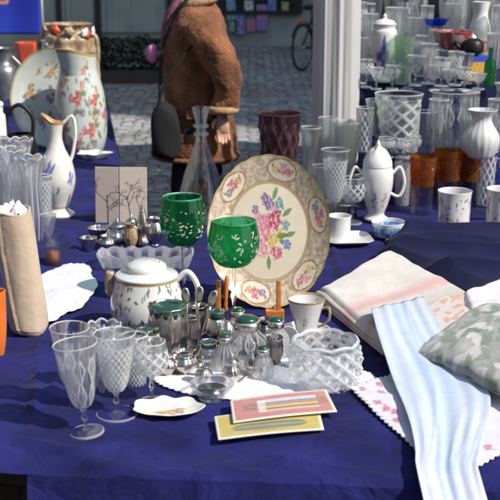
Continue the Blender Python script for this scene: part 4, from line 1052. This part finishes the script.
def bwc(th,v):
    c=(.74,.75,.76)
    if .25<v<.8:c=mixc((.05,.22,.6),(.6,.68,.75),.8 if noise.noise((math.cos(th)*5,math.sin(th)*5,v*5))>.15 else .1)
    return c
mug(388,237,222,17,'shallow white bowl with a blue pattern band behind the linen',bwc,'blue_white_bowl','bowl',[(.6,0),(.8,.15),(.92,.6),(1,1)])
p,H,Rr=spec(342,243,243,24);t=thing('saucer','square white saucer under the plain white cup right of the platter','saucer',at(347,243)+Vector((0,0,.004)),.1)
g=MB();g.lathe(shell(prof([(.5,0),(.8,.4),(1,1)],.016,Rr,6),.003),64,lambda r,z,th,i:(r*min(1.2,(abs(math.cos(th))**6+abs(math.sin(th))**6)**(-1/6)),z)).obj('dish',M['white_china'],t)
mug(339,240,216,12,'plain white cup standing on the square saucer',lambda th,v:(.76,.75,.72),'china_cup','cup',handle=2.4,z=TZ+.012)
p=at(377,244);t=thing('salt_shaker','tiny black and white shaker in front of the blue banded bowl','shaker',at(389,243))
MB().lathe(prof([(.9,0),(1,.2),(.8,.7),(.1,1)],.03,.012,5),24).obj('body',M['white_china'],t);MB().lathe(prof([(.85,.6),(.7,.85),(.05,1.03)],.03,.0125,5),24).obj('cap',M['black_iron'],t)
# two handled sugar vase
p,H,Rr=spec(376,220,166,16,TZ+.006);t=thing('lidded_urn','white two handled porcelain urn with gold lined open lid right of the wrapped post','urn',p)
def uc(th,z,r):
    c=(.76,.74,.72)
    for a in (4.4,5.2,1.2,2.6): 
        da=(th-a+PI)%(2*PI)-PI
        if abs(da)<.5:c=posy(c,da*.6,z/H-.4,0,0,.13,ROSE)
    return c
MB().lathe(shell(prof([(.65,0),(.75,.04),(.5,.12),(.7,.3),(.95,.6),(1,.85),(.9,1)],H,Rr,8),.003),110,cf=uc).obj('body',M['china'],t)
MB().lathe([(a,b+H) for a,b in prof([(.92,0),(.85,.12),(.55,.28),(.2,.36),(.12,.42),(.02,.48)],H,Rr,6)],48).obj('lid',M['white_china'],t)
for sx in(-1,1): MB().tube(crm([(sx*Rr*.9,0,H*.85),(sx*Rr*1.4,0,H*.98),(sx*Rr*1.7,0,H*.7),(sx*Rr*1.4,0,H*.45),(sx*Rr*.85,0,H*.5)],7),.0055,10).obj('handle',M['white_china'],t)
MB().tube(crm([(-Rr*.6,-Rr*.3,H*1.0),(-Rr*.4,-Rr*.5,H*1.2),(-.0,-Rr*.2,H*1.4)],5),.004,8).obj('gold_band',M['gold'],t)
# amber tumblers (top amber on clear)
def amber(px,py,ytop,r,label):
    p,H,Rr=spec(px,py,ytop,r,TZ+.006);t=thing('amber_tumbler',label,'tumbler',p)
    MB().lathe(shell([(Rr*.8,0),(Rr*.85,H*.5)],.0025),40).obj('clear_base',M['clear'],t)
    MB().lathe([(Rr*.86,H*.5)]+[(Rr*(.86+.14*k/20),H*(.5+.5*k/20)) for k in range(21)]+[(Rr*.95,H*.999),(Rr*.82,H*.5)],64,cutrf(12,.08,18/H,H*.52,H*.97),cap=False).obj('amber_band',M['amber'],t,smooth=False)
for a in ((421,214,156,13,'clear tumbler with amber cut band left of the printed mug'),(446,209,150,14,'clear tumbler with amber cut band behind the printed mug'),(467,207,153,12,'clear tumbler with amber cut band at the right of the amber three')): amber(*a)
# glass left of urn
stemglass(334,226,150,14,'tall cut wine glass in front of the wrapped post','tulip','crystal',cut=.07,z=TZ)
stemglass(321,218,166,11,'short wine glass close to the right rim of the platter','round','clear')
stemglass(352,224,178,12,'round wine glass just left of the white urn','round','crystal',cut=.06)
stemglass(345,205,122,14,'tall clear goblet against the wrapped post','tulip','clear',foot=.7)
stemglass(327,203,118,10,'narrow clear flute against the wrapped post','flute','clear')
stemglass(362,207,176,9,'small liqueur glass behind the white urn','cone','clear',name='liqueur_glass')
for px,py,yt,r,m_,c_,lab in ((437,153,100,10,'crystal',.06,'narrow cut vase squeezed left of the bubbled bowl'),(468,153,92,9,'crystal',.06,'narrow cut vase between the bubbled bowl and the frosted white vase'),(411,154,106,8,'crystal',.06,'slim cut vase right of the flared pressed vase'),(364,153,108,9,'crystal',.06,'slim cut vase at the left end of the low step'),(493,154,100,8,'ball',.05,'pressed glass vase right of the frosted white vase')):
    vase(px,py,yt,r,lab,TUM,m_,z=MZ+.004,cut=c_)
for px,py,yt,r,lab in ((402,207,158,9,'cut glass vase behind the blue banded bowl'),(484,207,152,10,'cut glass vase between the two printed mugs'),(498,203,158,8,'cut glass tumbler behind the mug at the right edge'),(432,196,150,7,'slim cut glass between the first two amber tumblers'),(407,186,150,8,'small cut glass vase under the flared pressed vase')):
    vase(px,py,yt,r,lab,TUM,'crystal',cut=.07,z=TZ+.006)
for px,py,yt,r,lab in ((392,66,8,8,'cut vase in the back row just left of the green tumbler'),(416,62,-6,10,'wide cut vase in the back row left of the blue glass dish'),(455,62,-6,10,'wide cut vase in the back row above the red bowl'),(495,62,-8,9,'wide cut vase in the back row at the right edge'),(366,64,4,8,'cut vase in the back row near the wrapped post'),(430,80,50,8,'short cut tumbler in the middle row left of the red bowl'),(470,74,40,8,'short cut tumbler behind the orange and blue box')):
    vase(px,py,yt,r,lab,TUM,'crystal',cut=.07,z=BZ+.004)
# step with bowls  (z=MZ)
mz=MZ+.004
vase(397,153,94,24,'big pressed glass vase with flared mouth on the low step, leftmost',[(.55,0),(.6,.06),(.75,.4),(.88,.75),(1,1)],'ball',z=mz,cut=.04,k=10)
stemglass(377,152,100,13,'clear goblet left of the big flared pressed glass vase','tulip','clear',z=mz)
vase(451,150,92,25,'round pressed glass bowl with bubbled surface behind the amber tumblers',[(.4,0),(.75,.1),(1,.4),(1.0,.65),(.85,.9),(.92,1)],'ball',z=mz,cut=.07,k=20,name='glass_bowl',cat='bowl')
p,H,Rr=spec(480,158,110,18,mz);t=thing('milk_glass_vase','frosted white vase with round belly and flared neck at right','vase',p)
MB().lathe(shell(prof([(.5,0),(.75,.06),(1,.3),(.95,.5),(.6,.72),(.55,.85),(.8,1)],H,Rr,8),.003),64,lambda r,z,th,i:(r*(1+.02*math.cos(16*th)),z)).obj('body',plain('frosted white glass',(.55,.55,.53),.35,0,.1,14,.4,40),t)
vase(424,152,112,12,'plain glass beaker between the flared vase and the bubbled bowl',TUM,'clear',z=mz,cut=0,name='glass_beaker',cat='beaker')
for i,(px,r,yt,lab) in enumerate(((386,9,138,'small cut sherry glass at the front of the low step, left'),(404,8,140,'tiny cut sherry glass below the flared pressed vase'),(413,8,136,'cut sherry glass above the first amber tumbler'))):
    stemglass(px,158,yt,r,lab,'round','crystal',z=mz,cut=.06,name='sherry_glass')
vase(499,150,84,9,'bluish white glass bottle at the right edge on the low step',BUL,'ball',z=mz,cut=0,name='glass_bottle',cat='bottle')
# top step (z=BZ)
bz=BZ+.004
p,H,Rr=spec(383,82,24,11,bz);t=thing('blue_flower_vase','white porcelain vase with one big blue flower on the tall step','vase',p)
def bf(th,z,r):
    c=(.72,.71,.68);v=z/H;da=(th-4.6+PI)%(2*PI)-PI
    if abs(da)<1.4:
        u=da*.5;B_=(.02,.06,.42);c=dab(c,u,v-.45,0,0,.24,B_,5);c=leafd(c,u,v-.45,0,.22,.16,.08,1.5,B_);c=leafd(c,u,v-.45,-.25,0,.2,.08,.3,B_);c=dab(c,u,v-.45,.2,-.02,.1,(.2,.4,.6))
    return c
MB().lathe(shell(prof([(.6,0),(.62,.05),(.35,.14),(.55,.3),(.9,.55),(1,.85),(.85,.93),(.95,1)],H,Rr*1.15,8),.003),110,cf=bf).obj('body',M['china'],t)
MB().lathe([(a,b+H) for a,b in prof([(.95,0),(.7,.06),(.15,.1),(.18,.14),(.02,.18)],H,Rr*1.1,5)],32).obj('lid',M['white_china'],t)
TS=[
 (360,84,38,8,'tulip','clear','clear tulip glass nearest the wrapped post on the tall step'),
 (369,72,14,8,'flute','crystal','tall cut flute behind the blue flower vase, left side'),
 (358,66,2,8,'wine','crystal','tall cut wine glass directly beside the wrapped post'),
 (366,88,60,7,'round','crystal','small round glass in the front row left of the blue flower vase'),
 (398,72,8,9,'tulip','clear','tall clear goblet right of the blue flower vase'),
 (415,86,56,9,'cone','clear','cone shaped glass in front of the green tumbler'),
 (412,68,18,8,'flute','clear','clear flute rising between the green tumbler and the red bowl'),
 (428,84,44,9,'tulip','crystal','cut goblet left of the red bowl, front row'),
 (436,72,30,9,'wine','clear','clear wine glass under the blue glass dish'),
 (441,87,58,8,'round','crystal','low round glass in the front row below the red bowl'),
 (455,86,52,8,'tulip','crystal','cut tulip glass directly below the red bowl'),
 (466,84,54,7,'flute','clear','slim flute left of the orange and blue box'),
 (425,66,6,7,'flute','crystal','very tall cut flute in the back row'),
 (450,64,4,9,'wine','clear','large wine glass in the back row behind the red bowl'),
 (494,84,34,10,'tulip','crystal','cut goblet at the right edge of the tall step'),
 (498,68,6,9,'wine','crystal','tall wine glass at the right edge in the back row'),
 (376,90,68,7,'cone','crystal','tiny cone glass at the front edge below the blue flower vase'),
 (392,90,66,8,'round','crystal','tiny round glass at the front edge right of the blue flower vase'),
 (478,90,74,8,'cone','crystal','tiny glass in front of the orange and blue box'),
 (404,62,-6,9,'tulip','crystal','very tall cut goblet in the back row above the green tumbler'),
 (390,62,-2,8,'flute','clear','tall clear flute in the back row behind the blue flower vase'),
 (444,62,-8,8,'flute','crystal','tall cut flute behind the blue glass dish'),
 (462,62,-4,8,'tulip','clear','clear tulip glass in the back row left of the tall white vase'),
 (488,64,-2,7,'flute','clear','clear flute in the back row right of the tall white vase'),
 (374,62,-4,8,'tulip','clear','clear goblet in the back row left of the blue flower vase'),
 (352,76,30,7,'round','crystal','round cut glass half hidden by the wrapped post'),
 (484,76,40,7,'wine','clear','clear wine glass between the green bottle and the box'),
 (420,77,36,7,'wine','crystal','cut wine glass right of the green tumbler'),
 (448,91,70,7,'cone','clear','tiny clear cone glass at the front edge below the red bowl'),
 (434,91,66,7,'round','clear','tiny clear round glass at the front edge, middle of the tall step'),
 (464,91,68,7,'round','crystal','tiny cut glass at the front edge above the bubbled bowl'),
]
for px,py,yt,r,st,mm,lab in TS: stemglass(px,py,yt,r,lab,st,mm,z=bz,cut=.07 if mm=='crystal' else 0,group='glasses crowded on the tall step')
p,H,Rr=spec(403,84,36,10,bz);t=thing('green_tumbler','pale green pressed glass tumbler right of the blue flower vase','tumbler',p)
MB().lathe(shell(prof(TUM,H,Rr,8),.003),64,cutrf(12,.06,14/H)).obj('body',M['palegreen'],t,smooth=False)
# cake stand
p,H,Rr=spec(407,90,66,13,bz);t=thing('glass_cake_stand','small pressed glass cake stand at the front of the tall step','cake stand',p)
MB().lathe(prof([(.5,0),(.5,.05),(.15,.2),(.12,.8),(.2,.93)],H,Rr,5),32).obj('foot',M['ball'],t);MB().lathe(prof([(.05,.93),(.95,.95),(1,1.08),(.97,1.08),(.9,1.0),(.05,.98)],H,Rr,5),48).obj('top',M['ball'],t)
# red bowl on tall glass stand + black teapot
p,H,Rr=spec(452,78,50,20,bz);t=thing('glass_stand','clear glass pedestal carrying the red bowl','pedestal',p)
MB().lathe(prof([(.7,0),(.68,.04),(.2,.15),(.18,.85),(.6,.96),(.9,1)],H,Rr,5),40).obj('body',M['clear'],t)
p2=p+Vector((0,0,H+.002));s_=dep(p2)/F
t=thing('red_bowl','red bowl with pinkish flowers standing on a clear pedestal','bowl',p2)
def rc(th,z,r):
    c=(.30,.06,.055)
    if noise.noise((math.cos(th)*3,math.sin(th)*3,z*30))>.1:c=(.5,.32,.33)
    return c
MB().lathe(shell(prof([(.4,0),(.6,.08),(.85,.5),(1,1)],18*s_,21*s_,8),.003),80,cf=rc).obj('body',M['china'],t)
p,H,Rr=spec(476,80,56,11,bz)
t=thing('patterned_box','small blue box with orange and yellow pattern on the tall step','box',p,.1)
g=MB();P=[];C=[];hx=11*dep(p)/F
for j in range(21):
    z=H*j/20;row=[];cr=[]
    for i in range(80):
        k=i//20;f_=(i%20)/20;cs=[(-1,-1),(1,-1),(1,1),(-1,1),(-1,-1)];x=cs[k][0]*(1-f_)+cs[k+1][0]*f_;y=cs[k][1]*(1-f_)+cs[k+1][1]*f_
        row.append((x*hx,y*hx*.7,z));v=j/20
        cr.append((.03,.07,.45) if v>.75 else ((.65,.28,.04) if (i//2+j//4)%2 else (.6,.45,.08)))
    P.append(row);C.append(cr)
g.grid(P,True,C);o=len(g.v)-80;g.f.append(tuple(range(o,o+80)));g.obj('body',M['matt_paint'],t,smooth=False)
p3=p+Vector((-.02,0,H+.003));s_=dep(p3)/F
t=thing('black_teapot','small black glazed teapot with red trim on top of the patterned box','teapot',p3)
MB().lathe(prof([(.5,0),(.9,.2),(1,.5),(.8,.85),(.3,1)],17*s_,11*s_,7),48).obj('body',M['black_iron'],t)
MB().tube(crm([(-10*s_,0,5*s_),(-15*s_,0,9*s_),(-18*s_,0,14*s_)],5),[.008]*6+[.005]*5,10).obj('spout',M['black_iron'],t)
MB().tube(crm([(9*s_,0,13*s_),(16*s_,0,13*s_),(15*s_,0,6*s_),(9*s_,0,4*s_)],6),.005,8).obj('handle',M['redorange'],t)
MB().lathe(prof([(.3,0),(.2,.5),(.02,1)],4*s_,11*s_,4),20).xf(Matrix.Translation((0,0,17*s_))).obj('lid',M['white_china'],t)
p,H,Rr=spec(478,66,2,12,bz);t=thing('white_tall_vase','tall plain white vase in the back row of the tall step','vase',p)
MB().lathe(shell(prof([(.7,0),(.85,.1),(1,.35),(.85,.6),(.6,.8),(.75,1)],H,Rr,8),.003),64).obj('body',M['white_china'],t)
p,H,Rr=spec(434,66,20,12,bz);t=thing('blue_glass_dish','cobalt blue glass dish on a stem in the back row','dish',p)
MB().lathe(prof([(.5,0),(.45,.04),(.1,.1),(.1,.8),(.3,.86)],H,Rr,5),32).obj('stem',M['clear'],t);MB().lathe(shell([(a,b) for a,b in prof([(.3,.86),(.8,.9),(1,1.02)],H,Rr,6)],.003),40).obj('dish_bowl',M['blueglass'],t)
p,H,Rr=spec(489,86,48,5,bz);t=thing('green_bottle','slim green glass bottle right of the orange and blue box','bottle',p)
MB().lathe(shell(prof([(.9,0),(1,.1),(1,.6),(.4,.75),(.4,1)],H,Rr*1.1,6),.002),32).obj('body',M['green'],t)
# ------------------------------------------------------------------ person
PX=Vector((-.275,5.85,0))
M['skin']=plain('skin',(.55,.32,.22),.5,0,.06,20);M['coat']=plain('brown suede coat',(.125,.042,.016),.95,0,.3,9,.9,70,.012,sheen=.1,col2=(.29,.115,.045))
M['dark']=plain('black fabric',(.009,.009,.01),.9,0,.2,12,.3,50);M['hair']=plain('dark brown hair',(.05,.03,.02),.5,0,.4,60,.6,120,.004)
t=thing('person','person in a brown coat with a black shoulder bag walking past behind the table','person',PX)
def skin_obj(name,nodes,edges,material,parent,sub=2):
    me=bpy.data.meshes.new(name);me.from_pydata([n[0] for n in nodes],edges,[]);me.update();me.materials.append(material)
    o=bpy.data.objects.new(name,me);COL.objects.link(o);o.parent=parent
    sk=o.modifiers.new('k','SKIN');sk.use_smooth_shade=True
    for i,n in enumerate(nodes): me.skin_vertices[0].data[i].radius=(n[1],n[2] if len(n)>2 else n[1]); me.skin_vertices[0].data[i].use_root=(i==0)
    m_=o.modifiers.new('u','SUBSURF');m_.levels=sub;m_.render_levels=sub;return o
# faces -X, near (left) arm hangs slightly behind
nodes=[((.0,0,.93),.13,.14),((-.0,0,1.15),.12,.14),((.01,0,1.33),.09,.11),((-.0,0,1.46),.045,.045),((-.02,0,1.53),.062,.06),((-.03,0,1.61),.082,.075),((-.03,0,1.69),.06,.06),
 ((.0,-.09,.82),.085),((-.06,-.09,.48),.055),((.02,-.09,.10),.036),((-.07,-.09,.04),.033),((-.15,-.09,.03),.025),
 ((.02,.09,.82),.085),((.06,.09,.48),.055),((.16,.09,.12),.036),((.08,.09,.05),.033),((.0,.09,.03),.025),
 ((.03,-.15,1.31),.04),((.13,-.22,1.12),.04),((.14,-.22,.92),.028),
 ((-.02,.15,1.31),.04),((-.04,.2,1.12),.04),((-.155,.10,1.16),.028)]
ed=[(0,1),(1,2),(2,3),(3,4),(4,5),(5,6),(0,7),(7,8),(8,9),(9,10),(10,11),(0,12),(12,13),(13,14),(14,15),(15,16),(2,17),(17,18),(18,19),(2,20),(20,21),(21,22)]
body=skin_obj('body',nodes,ed,M['skin'],t)
def hand(w_,d,side,name='hand'):
    # palm + fingers as one remeshed surface
    g=MB();w_=Vector(w_);d=Vector(d).normalized();s_=Vector(side).normalized();n=d.cross(s_)
    g.tube([w_-d*.02,w_+d*.02,w_+d*.06,w_+d*.085],[.022,.03,.036,.03],12,.5)
    for k,(o,l) in enumerate(((-.026,.062),(-.009,.072),(.009,.067),(.026,.052))):
        a=w_+d*.075+s_*o;g.tube([a,a+d*l*.45+n*.004,a+d*l*.75+n*.014,a+d*l*.95+n*.026],[.0095,.009,.0085,.006],8)
    a=w_+d*.02-s_*.028;g.tube([a,a+d*.02-s_*.02+n*.006,a+d*.045-s_*.026+n*.014],[.012,.010,.007],8)
    return g.obj(name,M['skin'],t,remesh=.0035)
hand((.135,-.225,.90),(.05,0,-1),(1,.2,0))
hand((-.16,.095,1.165),(-.6,-.75,.2),(0,.2,1))
# face: nose, ears, eyes, mouth
g=MB();g.tube([(-.108,0,1.635),(-.125,0,1.605),(-.113,0,1.59)],[.008,.014,.006],10);g.obj('nose',M['skin'],t)
for sy in(-1,1):
    g=MB();g.lathe([(.001,-.012),(.010,-.006),(.012,0),(.010,.006),(.001,.012)],16);g.xf(Matrix.Translation((-.098,sy*.032,1.633)));g.obj('eye',M['white_china'],t)
    g=MB();g.lathe([(.001,-.03),(.014,-.02),(.018,.01),(.001,.03)],16,sy=.4);g.xf(Matrix.Translation((-.02,sy*.085,1.62)));g.obj('ear',M['skin'],t)
g=MB();g.tube([(-.1,-.022,1.567),(-.11,0,1.568),(-.1,.022,1.567)],[.003,.006,.003],8);g.obj('mouth',plain('lips',(.4,.12,.1),.5),t)
g=MB()
P=[]
for i in range(30):
    v=i/29;ph=v*2.5;P.append([( .0+(.11)*math.sin(ph)*math.cos(a)*(1+.05*noise.noise((a*4,v*4,0)))+(.035 if math.cos(a)<-.3 and v>.35 else 0)+v*.02, .098*math.sin(ph)*math.sin(a)*(1+.05*noise.noise((a*5,v*3,2))), 1.62+.125*math.cos(ph)) for a in [2*PI*k/48 for k in range(48)]])
g.grid(P,True);g.obj('hair',M['hair'],t)
# coat
g=MB()
def ring(z,cx,cy,rx,ry): return [(cx+rx*math.cos(a)*(1+.02*math.sin(5*a+z*9)),cy+ry*math.sin(a)*(1+.02*math.sin(6*a+z*7)),z) for a in [2*PI*k/48 for k in range(48)]]
prs=[(.64,-.0,0,.215,.22),(.72,.0,0,.205,.215),(.85,-.0,0,.185,.20),(1.0,-.005,0,.165,.19),(1.12,-.005,0,.165,.19),(1.25,.0,0,.155,.205),(1.34,.01,0,.14,.215),(1.40,.01,0,.115,.16),(1.45,.0,0,.065,.075),(1.50,-.005,0,.062,.068)]
rr=[ring(*q) for q in prs];g.grid(rr,True);g.f.append(tuple(range(47,-1,-1)));o=len(g.v)-48;g.f.append(tuple(range(o,o+48)))
g.tube(crm([(.02,-.16,1.35),(.085,-.215,1.25),(.145,-.235,1.13),(.165,-.235,1.02),(.14,-.225,.93)],5),[.085,.088,.09,.092,.092,.09,.088,.086,.085,.083,.08,.078,.075,.072,.07,.068,.067,.066,.066,.066,.068],16)
g.tube(crm([(-.02,.16,1.36),(-.03,.21,1.24),(-.04,.2,1.13),(-.10,.15,1.14),(-.145,.11,1.155)],5),[.085]*5+[.08]*6+[.07]*6+[.062]*4,16)
co=g.obj('coat',M['coat'],t,remesh=.011)
tx=bpy.data.textures.new('coat folds','CLOUDS');tx.noise_scale=.11;tx.noise_depth=3
dm=co.modifiers.new('d','DISPLACE');dm.texture=tx;dm.strength=.045;dm.mid_level=.5
tx=bpy.data.textures.new('coat nap','CLOUDS');tx.noise_scale=.018;tx.noise_depth=2
dm=co.modifiers.new('e','DISPLACE');dm.texture=tx;dm.strength=.009;dm.mid_level=.5
g=MB();g.tube([( -.01+.222*math.cos(a_),.228*math.sin(a_),.665) for a_ in [2*PI*k/40 for k in range(41)]],.013,8);g.obj('hem',M['coat'],t)
g=MB();g.box((.02,-.214,.90),(.13,.012,.045));g.obj('pocket_flap',M['coat'],t,bevel=.005)
# collar & fleece cuff
g=MB();g.tube([(.085*math.cos(a)-.0,.09*math.sin(a),1.45+.02*math.cos(a)) for a in [2*PI*k/24 for k in range(25)]],.03,10);g.obj('collar',plain('tan fleece',(.42,.26,.14),.95,0,.2,50,.9,90,.006),t)
g=MB();g.tube([(.14+.062*math.cos(a),-.225+.062*math.sin(a),.93) for a in [2*PI*k/20 for k in range(21)]],.02,10);g.obj('cuff',plain('tan fleece cuff',(.42,.26,.14),.95,0,.2,50,.9,90,.006),t)
for sy,kx,fx_ in ((-.09,-.06,.02),(.09,.06,.16)):
    g=MB();g.tube(crm([(.0,sy,.84),(kx*.5,sy,.66),(kx,sy,.48),((kx+fx_)/2,sy,.28),(fx_,sy,.08)],4),[.115,.112,.108,.1,.095,.09,.085,.08,.078,.075,.073,.07,.068,.066,.064,.062,.06],16);g.obj('trouser_leg',M['dark'],t)
    g=MB();g.tube([(fx_+.04,sy,.05),(fx_-.02,sy,.055),(fx_-.12,sy,.04),(fx_-.19,sy,.032)],[.035,.048,.042,.022],14,.8);g.obj('shoe',M['black_iron'],t)
g=MB();g.tube(crm([(-.07,-.05,1.47),(-.12,-.06,1.40),(-.15,-.03,1.3),(-.165,-.03,1.2)],5),[.035]*6+[.045]*6+[.03]*4,12,.6);g.obj('scarf',plain('purple patterned scarf',(.16,.07,.22),.9,0,.5,40,col2=(.45,.12,.12)),t)
g=MB();g.lathe([(.001,-.05),(.03,-.04),(.036,0),(.03,.04),(.001,.05)],20,sx=.7);g.xf(Matrix.Translation((-.222,-.04,1.19)));g.obj('pink_pouch',plain('pink plush',(.75,.25,.45),.8),t)
# bag + strap: carried, a thing of its own
tb=thing('shoulder_bag','black shoulder bag hanging at the left hip of the person in the brown coat','bag',PX+Vector((-.15,-.22,.69)))
g=MB();g.lathe([(.001,0)]+prof([(.55,.01),(.95,.08),(1,.4),(.92,.8),(.7,1)],.24,.075,7)+[(.001,.275)],48,lambda r_,z,th,i:(r_*(1+.05*math.sin(3*th+z*20)),z+.012*math.sin(2*th)),sx=1,sy=.55);g.obj('pouch',M['dark'],tb)
g=MB();g.tube(crm([(-.05,0,.20),(.0,-.05,.36),(.11,-.03,.52),(.20,.0,.62)],6),.008,8,.4);g.obj('strap',M['dark'],tb)
g=MB();g.tube(crm([(-.03,.02,.20),(-.02,.08,.48),(.02,.12,.66),(.10,.10,.76),(.18,.16,.83)],6),.009,8,.4);g.obj('strap',M['dark'],tb)
